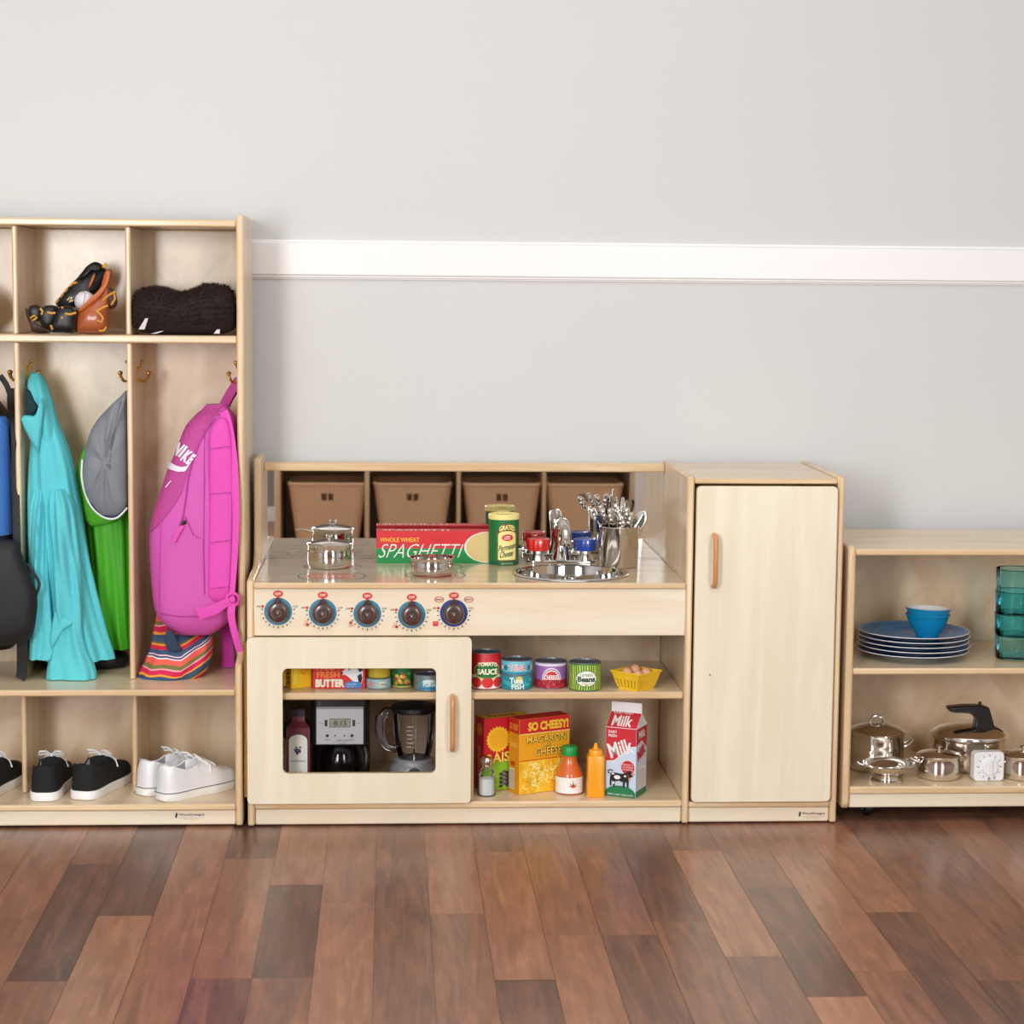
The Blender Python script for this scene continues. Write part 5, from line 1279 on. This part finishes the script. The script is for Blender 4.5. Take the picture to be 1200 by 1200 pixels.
for nm, dr_, c, r_ in (('white_piping', 0, (240, 240, 244), .0024), ('navy_piping', 1.9, (36, 40, 66), .0020)):
    pp = [at(u+(dr_ if i < 3 else 0), v-(dr_ if i >= 2 else 0), .142)-KL_ for i, (u, v) in enumerate(pip)]
    dn = []
    for i in range(40):
        t = i/39*(len(pp)-1); j = min(int(t), len(pp)-2); f = t-j; p0, p1, p2, p3 = pp[max(j-1, 0)], pp[j], pp[j+1], pp[min(j+2, len(pp)-1)]
        q = .5*((2*p1)+(p2-p0)*f+(2*p0-5*p1+4*p2-p3)*f*f+(3*p1-p0-3*p2+p3)*f**3); q.y -= .012; q.x = min(q.x, mxx+.001); dn.append(q)
    MB().tube(dn, r_, fabric(nm, c), 8).build(nm, K)

# blue and black school bag at the left edge
B = thing('school_bag', 'blue and black backpack at left edge, hanging in the locker', 'backpack', (-.80, .18, .35)); BL = Vector(B.location)
NB = fabric('black_nylon', (17, 18, 22), rough=.6, bump=.15); BB = fabric('blue_nylon', (62, 118, 196), rough=.6, bump=.12)
rows = [(470, -50, -6, .19, .03), (482, -60, 10, .19, .06), (500, -62, 16, .19, .075), (600, -64, 18.5, .19, .08), (700, -64, 20, .19, .082), (745, -58, 20, .19, .078), (756, -48, 16, .19, .06)]
bd = Drape(rows, B, 40, 60, 4, xmax=-.7155); bd.mesh(NB).build('bag_body', B, angle=80)
P = Print(bd.front(.004)); P.poly([(-56, -486), (8, -486), (12.5, -492), (17, -570), (19.5, -622), (-58, -626)], BB); P.build('blue_panel', B)
MB().pillow(pxpoly(dens([(-50, 640), (10, 632), (22, 640), (30, 660), (39, 682), (44, 700), (43, 722), (38, 745), (26, 752), (8, 756), (-40, 756), (-56, 700)]), .060, BL), .058-BL.y, .05, NB, edge=.5).build('front_pocket', B, angle=80)
mb = MB(); ribbon(mb, [(13, 455, .2), (13, 475, .18), (17, 500, .115), (18, 560, .112), (20, 640, .10), (22, 660, .09)], .016, NB, BL); mb.build('shoulder_strap', B)
mb = MB(); ribbon(mb, [(30, 660, .07), (41, 674, .062), (46, 684, .058), (43, 695, .058), (38, 706, .060)], .007, NB, BL); mb.build('strap_loop', B)
mb = MB(); ribbon(mb, [(26, 742, .080), (26, 768, .088), (25.5, 790, .094), (23, 796, .094)], .022, NB, BL); mb.build('strap_end', B)
ribbon(MB(), [(0, 440, .2), (8, 452, .2), (14, 470, .19)], .012, NB, BL).build('top_loop', B)
# dark bag lying on the seat
D_ = thing('dark_bag', 'black bag lying on the locker seat behind the turquoise jacket hem', 'bag', (-.60, .262, .2872))
rows = [(-.105, .0)]
rings = []
for z, k in ((0, .8), (.005, .96), (.014, 1), (.023, .94), (.030, .7), (.033, .25)):
    rings.append([(.094*k*math.copysign(abs(cos(a))**.6, cos(a)), .050*k*math.copysign(abs(sin(a))**.7, sin(a)), z+.003*sin(5*a)*(z > .01)) for a in [2*pi*q/48 for q in range(48)]])
MB().loft(rings, NB).build('bag_body', D_, angle=80)
MB().tube([(-.05, -.03, .024), (-.03, -.046, .028), (.0, -.050, .028), (.03, -.046, .028), (.05, -.03, .024)], .004, NB, 8).build('carry_handle', D_)

# pink backpack
PK = thing('backpack', 'bright pink backpack hanging on the right hook above the striped bag', 'backpack', (-.36, .16, .4)); PL = Vector(PK.location)
PM = fabric('pink_canvas', (214, 92, 184), rough=.7, bump=.15); PD = fabric('deep_pink_canvas', (192, 72, 150), rough=.7, bump=.15); PB_ = fabric('bright_pink_canvas', (230, 80, 186), rough=.7, bump=.15); PS = fabric('pink_seam', (176, 56, 140))
rows = [(474, 244, 262, .185, .022), (480, 236, 272, .178, .040), (488, 229, 276, .172, .052), (500, 217, 278, .168, .060), (514, 212, 278.5, .165, .064), (535, 204, 279, .162, .068), (548, 198, 279, .162, .070), (575, 189, 279, .160, .072), (602, 180, 279, .158, .074), (625, 176, 279, .158, .074), (660, 177, 278, .158, .074), (700, 180, 277, .158, .074), (716, 183, 275, .158, .072), (728, 190, 270, .16, .066), (736, 200, 261, .162, .056), (740.5, 214, 246, .165, .036)]
pk = Drape(rows, PK, 60, 84, 3.0, lambda th, t: .018*sin(5*th+6*t), xmax=-.2635); pk.mesh(PM).build('bag_body', PK, angle=80)
fr = pk.front(.0022)
P = Print(fr, .0003)
pan = [(262, -472), (250, -474), (243, -476), (230, -486), (219.5, -498), (214, -514), (206, -535), (200, -548), (191, -575), (182, -602), (178, -622), (189, -612), (199, -600), (209, -587), (217, -573), (222, -556), (227, -536), (236, -512), (246, -496), (256, -483)]
P.poly(pan, PD); P.build('front_panel', PK)
P = Print(pk.front(.0036), .0003); WH = ink((240, 236, 246))
P.text('N', 209.5, 217, -532, -516, WH, bold=.06, shear=.25, rot=-24); P.text('I', 217.5, 220, -534, -519, WH, bold=.06, shear=.25, rot=-22); P.text('K', 219.5, 226.5, -539, -524, WH, bold=.06, shear=.25, rot=-24); P.text('E', 225.5, 230, -542, -528, WH, bold=.06, shear=.25, rot=-24)
P.poly([(202.5, -538), (200.5, -543.5), (203, -547), (213, -549.5), (221, -549), (224, -545), (229.5, -535), (222.5, -543), (217, -544), (211, -542.5)], WH)
P.line([(199.5, -568), (202.5, -564), (205.5, -560)], 1.1, WH); P.build('logo', PK)
P = Print(pk.front(.0034), .0003)
for ln, w_, m_ in (([(262, -480), (250, -494), (238, -514), (230, -536), (225, -556), (222, -580), (219, -600), (215, -612)], 1.6, PS), ([(193, -606), (192, -640), (191, -680), (191, -708)], 1.1, PB_), ([(181, -711), (195, -714), (215, -716), (236, -716), (254, -712), (268, -706)], 1.2, PS), ([(221, -600), (231, -622), (240, -626)], .8, PS), ([(243, -500), (243, -560), (242, -640), (243, -690)], .9, PS)): P.line(ln, w_, m_)
P.build('seams', PK)
MB().pillow(pxpoly(dens([(258, 490), (248, 500), (245, 520), (245, 600), (244, 690), (247, 704), (262, 706), (270, 700), (273, 640), (274, 560), (271, 510), (265, 492)]), .094, PL), .092-PL.y, .026, PB_, edge=.3).build('padded_strap', PK, angle=80)
P = Print(plane_map((0, 0, 0), (1, 0, 0), (0, 0, 1), (0, -1, 0))); 
for v0, v1 in ((526, 523), (579, 577), (636, 633), (690, 687)):
    a, b = at(246, v0, .078)-PL, at(271, v1, .078)-PL
    P.mb.tube([(a.x, a.y, a.z), ((a.x+b.x)/2, a.y-.0005, (a.z+b.z)/2), (b.x, b.y, b.z)], .0007, PS, 6)
P.build('quilting', PK)
mb = MB(); ribbon(mb, [(262, 482, .110), (268, 500, .096), (274, 540, .085), (276.5, 600, .078), (275, 650, .076), (272.5, 690, .074), (271, 704, .072)], [.018, .010], PB_, PL); mb.build('shoulder_strap', PK)
mb = MB(); ribbon(mb, [(256, 487, .150), (263, 473, .185), (270, 460, .200), (277, 449, .2015), (279, 444, .2015), (279.5, 452, .21), (272, 466, .21), (266, 478, .19)], [.020, .014], PD, PL); mb.build('top_loop', PK)
mb = MB(); ribbon(mb, [(273, 704, .068), (262, 708, .060), (250, 715, .058), (232, 719.5, .060)], [.014, .026], PB_, PL, up=(0, 1, 0)); mb.build('strap_end', PK)
mb = MB(); ribbon(mb, [(272, 706, .066), (271, 722, .064), (275, 742, .066), (281, 764, .066), (283.5, 776, .066)], [.016, .012], PB_, PL); mb.build('strap_end', PK)
mb = MB(); ribbon(mb, [(266, 728, .235), (266, 750, .240), (266.5, 770, .238), (267, 782, .236)], .027, fabric('pink_webbing', (196, 54, 160)), PL); mb.build('webbing', PK)
k_ = at(272.5, 703, .066)-PL; MB().tube([k_+Vector((.013*cos(a), .003, .013*sin(a))) for a in [2*pi*q/20 for q in range(21)]], .0035, PB_, 8).ell(k_, (.007, .006, .008), PB_).build('buckle', PK)
a = at(216, 612, .079)-PL
zp = MB().ell(a, (.004, .003, .005), BLACK, 12, 8).tube([a, a+Vector((-.008, -.002, -.007))], .0022, BLACK, 8).build('zip_slider', PK)
mb = MB(); ribbon(mb, [(214, 616, .076), (209, 624, .074), (203, 635, .074)], .008, PB_, PL); mb.build('zip_pull', zp)

# striped cloth bag
def stripes():
    m, nt, b = newmat('striped_cloth'); tc = N(nt, 'ShaderNodeTexCoord'); sp = N(nt, 'ShaderNodeSeparateXYZ'); nt.links.new(tc.outputs['Object'], sp.inputs[0])
    no = N(nt, 'ShaderNodeTexNoise'); no.inputs['Scale'].default_value = 14; nt.links.new(tc.outputs['Object'], no.inputs['Vector'])
    def mad(a, k, c):
        q = N(nt, 'ShaderNodeMath', operation='MULTIPLY_ADD'); nt.links.new(a, q.inputs[0]); q.inputs[1].default_value = k
        if isinstance(c, (int, float)): q.inputs[2].default_value = c
        else: nt.links.new(c, q.inputs[2])
        return q.outputs[0]
    ab = N(nt, 'ShaderNodeMath', operation='MAXIMUM'); nt.links.new(sp.outputs['X'], ab.inputs[0]); ab.inputs[1].default_value = .02
    v = mad(sp.outputs['Z'], 12.5, mad(ab.outputs[0], -7.5, mad(no.outputs['Fac'], .22, .12)))
    fr_ = N(nt, 'ShaderNodeMath', operation='FRACT'); nt.links.new(v, fr_.inputs[0])
    cr = N(nt, 'ShaderNodeValToRGB'); cr.color_ramp.interpolation = 'CONSTANT'
    seq = [(0, (58, 84, 116)), (.16, (240, 160, 50)), (.21, (212, 34, 84)), (.33, (236, 170, 180)), (.37, (122, 118, 60)), (.47, (240, 96, 84)), (.60, (226, 226, 230)), (.63, (58, 60, 100)), (.67, (226, 200, 210)), (.70, (58, 84, 116)), (.82, (206, 30, 66)), (.92, (240, 160, 50)), (.96, (110, 110, 54))]
    el = cr.color_ramp.elements; el[0].color = rgba(seq[0][1]); el[1].position = seq[1][0]; el[1].color = rgba(seq[1][1])
    for p, c in seq[2:]: e = el.new(p); e.color = rgba(c)
    nt.links.new(fr_.outputs[0], cr.inputs[0]); nt.links.new(cr.outputs[0], b.inputs['Base Color']); b.inputs['Roughness'].default_value = .85
    return m
S_ = thing('striped_bag', 'striped cloth bag in red, navy and orange on the seat under the pink backpack', 'bag', (-.40, .16, .2872)); SM_ = stripes()
rows = [(720, 184, 194, .200, .02), (733, 181, 210, .196, .030), (744, 179, 248, .180, .050), (757, 177, 249, .170, .057), (775, 170, 247, .162, .062), (788, 163, 240, .158, .060), (796.0, 160, 230, .155, .052)]
Drape(rows, S_, 40, 60, 2.8, lambda th, t: .06*sin(4*th+2)+.05*sin(9*th+3*t)).mesh(SM_).build('bag_body', S_, angle=60)
MB().pillow([(x, z) for x, z in pxpoly([(196, 736), (203, 741), (208, 752), (214, 762), (206, 765), (196, 762), (192, 750)], .105, Vector(S_.location))], .108-.16, .012, fabric('navy_cloth', (44, 60, 88))).build('folded_flap', S_, angle=80)

# ------------------------------------------------------------------ cubby shelf: glove, ball, plush toy
CZ_ = zs1+.0004
GV = thing('baseball_glove', 'black and tan leather baseball glove on the cubby shelf', 'baseball glove', (-.60, .15, CZ_)); GVL = Vector(GV.location)
TAN = pm('tan_leather', (172, 88, 44), .4, var=.15, scale=30, bump=.2, coat=.2); BLE = pm('black_leather', (14, 13, 15), .42, var=.2, scale=60, bump=.4); LAC = pm('yellow_lace', (214, 158, 62), .5)
q_ = lambda pts: dens([(20+a/9.23, 290+b/9.23) for a, b in pts], 3)
def pil(pts, Y, th, m, name, edge=.3, lean=0, par=None):
    return MB().pillow(pxpoly(q_(pts), Y, GVL), (lambda x, z: Y-GVL.y+lean*max(z, 0)), th, m, edge=edge).build(name, par or GV, angle=80)
pil([(640, 925), (700, 930), (800, 932), (930, 930), (985, 860), (985, 740), (1000, 520), (990, 300), (995, 240), (965, 232), (945, 240), (950, 320), (900, 440), (800, 560), (650, 670), (630, 760)], .115, .06, TAN, 'thumb_side', .35, .25)
pil([(955, 250), (985, 262), (978, 360), (930, 470), (830, 590), (690, 690), (650, 680), (790, 560), (890, 450), (945, 330)], .085, .014, pm('tan_leather_edge', (196, 106, 56), .4), 'rolled_edge', .15, .25)
pil([(410, 610), (470, 520), (560, 410), (640, 330), (720, 230), (800, 165), (870, 165), (935, 215), (950, 300), (900, 430), (800, 540), (650, 650), (520, 690)], .185, .035, BLE, 'pocket', .2, .15)
pil([(655, 330), (700, 345), (770, 260), (830, 235), (900, 245), (925, 225), (870, 165), (800, 160), (720, 225)], .165, .03, BLE, 'web_rim', .3, .15)
pil([(760, 420), (790, 430), (835, 300), (815, 285)], .158, .010, TAN, 'web_strap', .2, .15)
pil([(130, 690), (150, 630), (210, 620), (260, 640), (290, 680), (280, 780), (210, 800), (150, 760)], .10, .055, BLE, 'finger')
pil([(270, 660), (330, 625), (420, 630), (450, 690), (440, 800), (360, 910), (280, 860), (250, 760)], .10, .06, BLE, 'finger')
pil([(430, 680), (500, 630), (600, 640), (660, 690), (650, 800), (640, 925), (500, 925), (370, 915), (400, 800)], .10, .065, BLE, 'finger')
pil([(95, 650), (140, 740), (200, 830), (320, 900), (360, 925), (180, 920), (150, 840), (105, 740)], .14, .03, pm('brown_leather', (70, 44, 36), .5), 'back_finger')
pil([(985, 430), (1050, 470), (1085, 590), (1060, 650), (1000, 660), (985, 560)], .135, .035, pm('brown_leather', (70, 44, 36), .5), 'heel_pad')
def lace(pts, r_=.0016, Y=.075, par=None):
    mb = MB(); [mb.tube([at(20+a/9.23, 290+b/9.23, Y+dy)-GVL for a, b, dy in l], r_, LAC, 6) for l in pts]; return mb
lace([[(860, 690, 0), (900, 720, -.004), (930, 760, -.006), (915, 810, -.006), (870, 790, -.004)], [(890, 900, 0), (940, 900, -.004), (965, 860, -.002)], [(930, 570, .012), (1000, 510, .006), (1060, 480, .014)], [(1020, 620, .02), (1060, 560, .016), (1050, 500, .016)], [(860, 690, .0), (930, 650, .0), (980, 630, .006)]], .0022).build('lacing', GV)
lace([[(330, 700, -.006), (370, 712, -.008), (415, 708, -.006)], [(520, 715, -.008), (570, 725, -.01), (640, 705, -.008)], [(250, 660, -.004), (275, 690, -.005), (265, 725, -.004)], [(150, 760, .0), (185, 735, -.004), (215, 760, -.004), (170, 790, 0)], [(365, 840, -.006), (375, 870, -.006), (385, 885, -.004)], [(480, 655, -.004), (500, 650, -.004)], [(480, 760, -.009), (500, 765, -.009)]], .0024).build('finger_lacing', GV)
lace([[(420, 600, 0), (450, 560, -.004), (430, 580, 0)], [(470, 540, 0), (500, 500, -.004)], [(520, 480, 0), (545, 445, -.004)], [(570, 420, 0), (620, 370, -.004)], [(610, 390, -.003), (650, 375, -.003)]], .0022, .16).build('web_lacing', GV)
lace([[(925, 215, -.02), (960, 170, -.02), (975, 185, -.02), (945, 220, -.02)]], .0024, .16).build('lace_knot', GV)
MB().tube([at(20+a/9.23, 290+b/9.23, .145)-GVL for a, b in ((540, 570), (575, 540), (600, 535), (580, 570), (560, 590), (590, 580), (610, 570))], .0013, pm('cream_thread', (226, 214, 150), .5), 6).build('stitched_mark', GV)
bc = at(20+735/9.23, 290+585/9.23, .140)
b_ = MB().ell((0, 0, 0), (.0215, .0215, .0215), pm('white_leather', (226, 226, 228), .45, var=.03), 32, 20).build('baseball'); b_.location = bc; tag(b_, 'white baseball resting in the pocket of the glove', 'ball')
mb = MB()
for s_ in (-1, 1): mb.tube([Matrix.Rotation(.6, 3, 'Z') @ Matrix.Rotation(.4, 3, 'X') @ Vector((s_*(.0095+.004*cos(2*a)), .0215*cos(a)*.9, .0215*sin(a)*.9)).normalized()*.0216 for a in [2*pi*k/40 for k in range(41)]], .0005, ink((150, 60, 60)), 5)
mb.build('stitching', b_)
# teal ball at the left edge
cb_ = at(-29, 361, .21); r_ = cb_.z-CZ_
b_ = MB().ell((0, 0, 0), (r_, r_, r_), pm('teal_rubber', (90, 150, 158), .5), 40, 24).build('teal_ball'); b_.location = (cb_.x, cb_.y, CZ_+r_); tag(b_, 'teal ball on the cubby shelf at left edge of the photo', 'ball')
# plush toy
PT = thing('plush_toy', 'dark brown furry plush toy lying in the right cubby', 'plush toy', (-.365, .16, CZ_)); PTL = Vector(PT.location)
FUR = fabric('brown_fur', (34, 20, 17), bump=.6, scale=90, var=.3, sheen=0)
rows = [(338, 160, 172, .17, .03), (341, 157.5, 268, .17, .05), (348, 157, 274, .168, .062), (360, 157, 276, .165, .07), (375, 157, 276.5, .163, .072), (386, 158, 276, .162, .07), (391, 161, 273, .162, .062)]
def plush_top(x):
    return 337+7.5*math.exp(-((x-212)/17)**2)+1.5*(1-math.exp(-((x-212)/50)**2))+(-3 if x > 235 and x < 270 else 0)+max(0, (x-268)*1.1)
rings = []
nu, nv = 60, 22
for i in range(nu+1):
    u = 156.5+120*i/nu; e = min(1, .45+.55*math.sqrt(max(0, 1-((i/nu-.5)*2)**6))); zt_ = at(u, plush_top(u), .16).z-CZ_; hw = .072*e; x = (at(u, 370, .15)-PTL).x
    x = min(max(x, -.474+.365), -.2665+.365)
    rings.append([(x, .0+hw*math.copysign(abs(cos(a))**.8, cos(a)), zt_/2+zt_/2*e*math.copysign(abs(sin(a))**.75, sin(a))) for a in [2*pi*k/40 for k in range(40)]])
mb = MB().loft(rings, FUR)
body = mb.build('furry_body', PT, angle=180)
random.seed(11); fb = MB(); me = body.data
import mathutils
cum = []; tot = 0
for p in me.polygons: tot += p.area; cum.append(tot)
import bisect
FUR2 = fabric('brown_fur_tips', (52, 32, 26), bump=0, var=.5, scale=60, sheen=0)
for k in range(11000):
    p = me.polygons[bisect.bisect(cum, random.random()*tot)]
    if p.normal.z < -.5: continue
    vs = [me.vertices[i].co for i in p.vertices]; c = Vector((0, 0, 0)); ws = [random.random() for _ in vs]; sw = sum(ws)
    for v_, w_ in zip(vs, ws): c += v_*(w_/sw)
    n = p.normal; t = (n+Vector((random.uniform(-.7, .7), random.uniform(-.7, .7), random.uniform(-.6, .5)))).normalized(); s = t.cross(Vector((random.random(), random.random(), random.random()))).normalized()*.0009
    L_ = random.uniform(.005, .012)
    tip = c+t*L_
    if not (-.1105 < tip.x < .1005): continue
    tip.z = max(tip.z, .0005)
    fb.add([c-s, c+s, tip], [(0, 1, 2)], FUR2)
tag(fb.build('fur', PT, smooth=False, fix=False), None, None, kind='stuff')
for a, b in (((172, 373), (166, 386)), ((190, 388), (180, 391)), ((256, 386), (254, 391))):
    p, q = at(*a, .085)-PTL, at(*b, .083)-PTL; q.z = max(q.z, .001)
    MB().loft([[p+Vector((-.003, 0, 0)), p+Vector((.003, .0, 0)), p+Vector((.003, .0015, 0)), p+Vector((-.003, .0015, 0))], [q+Vector((-.006, -.002, 0)), q+Vector((.006, -.002, 0)), q+Vector((.006, 0, 0)), q+Vector((-.006, 0, 0))]], fabric('white_felt', (214, 206, 206))).build('white_tag', PT)['label'] = 'small white tag in the fur'

# ------------------------------------------------------------------ shoes
def shoe(label, loc, rz, upper, inner, sole, lace_, stripe=None, L=.215, W=.066, group=None):
    t = thing('sneaker', label, 'shoe', (*loc, zb1+.0003), rz, group)
    ws = [(0, .40), (.015, .58), (.05, .76), (.11, .86), (.20, .88), (.32, .84), (.45, .86), (.62, .98), (.75, 1), (.86, .90), (.94, .66), (.985, .36), (1, .18)]
    hs = [(0, .072), (.04, .075), (.10, .072), (.17, .066), (.25, .061), (.32, .061), (.38, .065), (.43, .073), (.52, .070), (.62, .060), (.75, .049), (.88, .044), (.96, .036), (1, .028)]
    def ip(tab, s):
        for (a, p), (b, q) in zip(tab, tab[1:]):
            if a <= s <= b: return p+(q-p)*(s-a)/(b-a)
        return tab[-1][1]
    zs_ = .016; rings = []; N_ = 17; ns = 44; op = []
    for i in range(ns+1):
        s = i/ns; w = W/2*ip(ws, s); h = ip(hs, s); y = s*L; lean = .004*max(0, 1-s*12)
        if .05 < s < .42:
            pts = [(w*(1-.16*(k/5)**2), zs_+(h-zs_)*(k/5)) for k in range(6)]
            pts += [(w*.74, h-.0015), (w*.62, zs_+.010), (0, zs_+.009), (-w*.62, zs_+.010), (-w*.74, h-.0015)]
            pts += [(-w*(1-.16*(k/5)**2), zs_+(h-zs_)*(k/5)) for k in range(5, -1, -1)]
            op.append(True)
        else:
            e, e2 = (.62, .62) if s > .2 else (.8, .5)
            pts = [(w*math.copysign(abs(cos(pi*k/16))**e, cos(pi*k/16)), zs_+(h-zs_)*sin(pi*k/16)**e2) for k in range(17)]; op.append(False)
        rings.append([(x, y+lean*(z/.07), z) for x, z in pts])
    mb = MB(); o = 0
    vs = [p for r_ in rings for p in r_]; f1, f2 = [], []
    for i in range(ns):
        for k in range(N_-1):
            q = (i*N_+k, i*N_+k+1, (i+1)*N_+k+1, (i+1)*N_+k)
            (f2 if (6 <= k <= 9 and (op[i] and op[i+1])) else f1).append(q)
    f1.append(tuple(range(N_))); f1.append(tuple(ns*N_+k for k in range(N_)))
    mb.v = vs; a_, b_ = mb.idx(upper), mb.idx(inner)
    mb.f = [list(q) for q in f1+f2]; mb.mi = [a_]*len(f1)+[b_]*len(f2)
    mb.build('upper', t, angle=70, fix=True)
    ol = []
    for i in range(41):
        s = i/40; ol.append((W/2*ip(ws, s)*1.06+.0012, s*L+(-.002 if i == 0 else (.002 if i == 40 else 0))))
    outl_ = ol+[(-x, y) for x, y in reversed(ol)]
    rg = lambda k, z: [(x*k, L/2+(y-L/2)*k, z) for x, y in outl_]
    sm = MB().loft([rg(.97, 0), rg(1, .002), rg(1.0, .0175), rg(.985, .0190), rg(.90, .0185)], sole).build('sole', t, angle=50)
    if stripe: MB().tube(rg(1.004, .0178)+rg(1.004, .0178)[:2], .0011, stripe, 6).build('foxing_stripe', sm)
    mb = MB()
    for k in range(4):
        s = .47+.052*k; w = W/2*ip(ws, s)*.52; z = ip(hs, s)+.0012
        mb.tube([(-w, s*L, z-.006), (-w*.5, s*L+.003, z), (w*.5, s*L+.006, z), (w, s*L+.010, z-.007)], .0021, lace_, 6, flat=.6)
        mb.tube([(w, s*L, z-.006), (w*.5, s*L+.003, z+.001), (-w*.5, s*L+.006, z+.001), (-w, s*L+.010, z-.007)], .0021, lace_, 6, flat=.6)
    z = .076; y = .45*L
    for sx in (-1, 1):
        mb.tube([(0, y, z), (sx*.010, y-.010, z+.010), (sx*.022, y-.014, z+.010), (sx*.026, y-.004, z+.001), (sx*.014, y+.004, z+.001), (0, y+.002, z)], .0021, lace_, 6)
        mb.tube([(0, y, z), (sx*.012, y+.010, z-.004), (sx*.024, y+.022, z-.016), (sx*.030, y+.020, z-.030)], .0019, lace_, 6)
    mb.ell((0, y, z), (.005, .004, .004), lace_, 10, 6)
    mb.build('laces', t)
    return t
BKC = fabric('black_canvas', (14, 15, 18), bump=.3, scale=300, rough=.8); WHR = pm('white_rubber', (242, 241, 238), .45); WLC = fabric('white_lace', (246, 247, 249)); WLE = pm('white_leather_shoe', (240, 240, 243), .35, var=.02, coat=.15); GIN = fabric('grey_lining', (150, 150, 156))
shoe('left black canvas sneaker of the pair, heel to the front, in the middle shoe cubby', (-.6545, .024), R(-2), BKC, GIN, WHR, WLC)
shoe('right black canvas sneaker of the pair, turned outward, in the middle shoe cubby', (-.5800, .036), R(-17), BKC, GIN, WHR, WLC)
shoe('black canvas sneaker cut off by the left edge of the photo', (-.7900, .03), R(-12), BKC, GIN, WHR, WLC)
shoe('white leather sneaker nearer the camera, with grey sole line, in the right shoe cubby', (-.4160, .026), R(-44), WLE, GIN, WHR, WLC, ink((120, 120, 128)), L=.200, W=.061)
shoe('white leather sneaker behind its mate, beside the shoe divider', (-.4615, .073), R(-42), WLE, GIN, WHR, WLC, ink((120, 120, 128)), L=.205, W=.061)

# ------------------------------------------------------------------ light
def area(name, loc, target, sx, sy, power, col=(1, 1, 1)):
    l = bpy.data.lights.new(name, 'AREA'); l.shape = 'RECTANGLE'; l.size = sx; l.size_y = sy; l.energy = power; l.color = col
    o = bpy.data.objects.new(name, l); C.objects.link(o); o.location = loc
    o.rotation_euler = (Vector(target)-Vector(loc)).to_track_quat('-Z', 'Y').to_euler()
    return o
area('softbox_key', (-1.2, -4.15, 1.45), (.1, .2, .6), .5, 1.3, 66)
area('softbox_fill', (1.45, -4.15, 1.5), (.3, .2, .6), .5, 1.3, 26)
area('added_top_fill', (.1, -1.5, 2.72), (.1, -1.5, 0), 2.6, 1.4, 20)  # unseen lamp added overhead to lift the room and the baskets
w = bpy.data.worlds.new('world'); scene.world = w; w.use_nodes = True
w.node_tree.nodes['Background'].inputs[0].default_value = (.9, .95, 1, 1); w.node_tree.nodes['Background'].inputs[1].default_value = .3
scene.view_settings.view_transform = 'Standard'; scene.view_settings.look = 'None'
scene.view_settings.gamma = 1; scene.view_settings.use_curve_mapping = False
scene.view_settings.exposure = 0
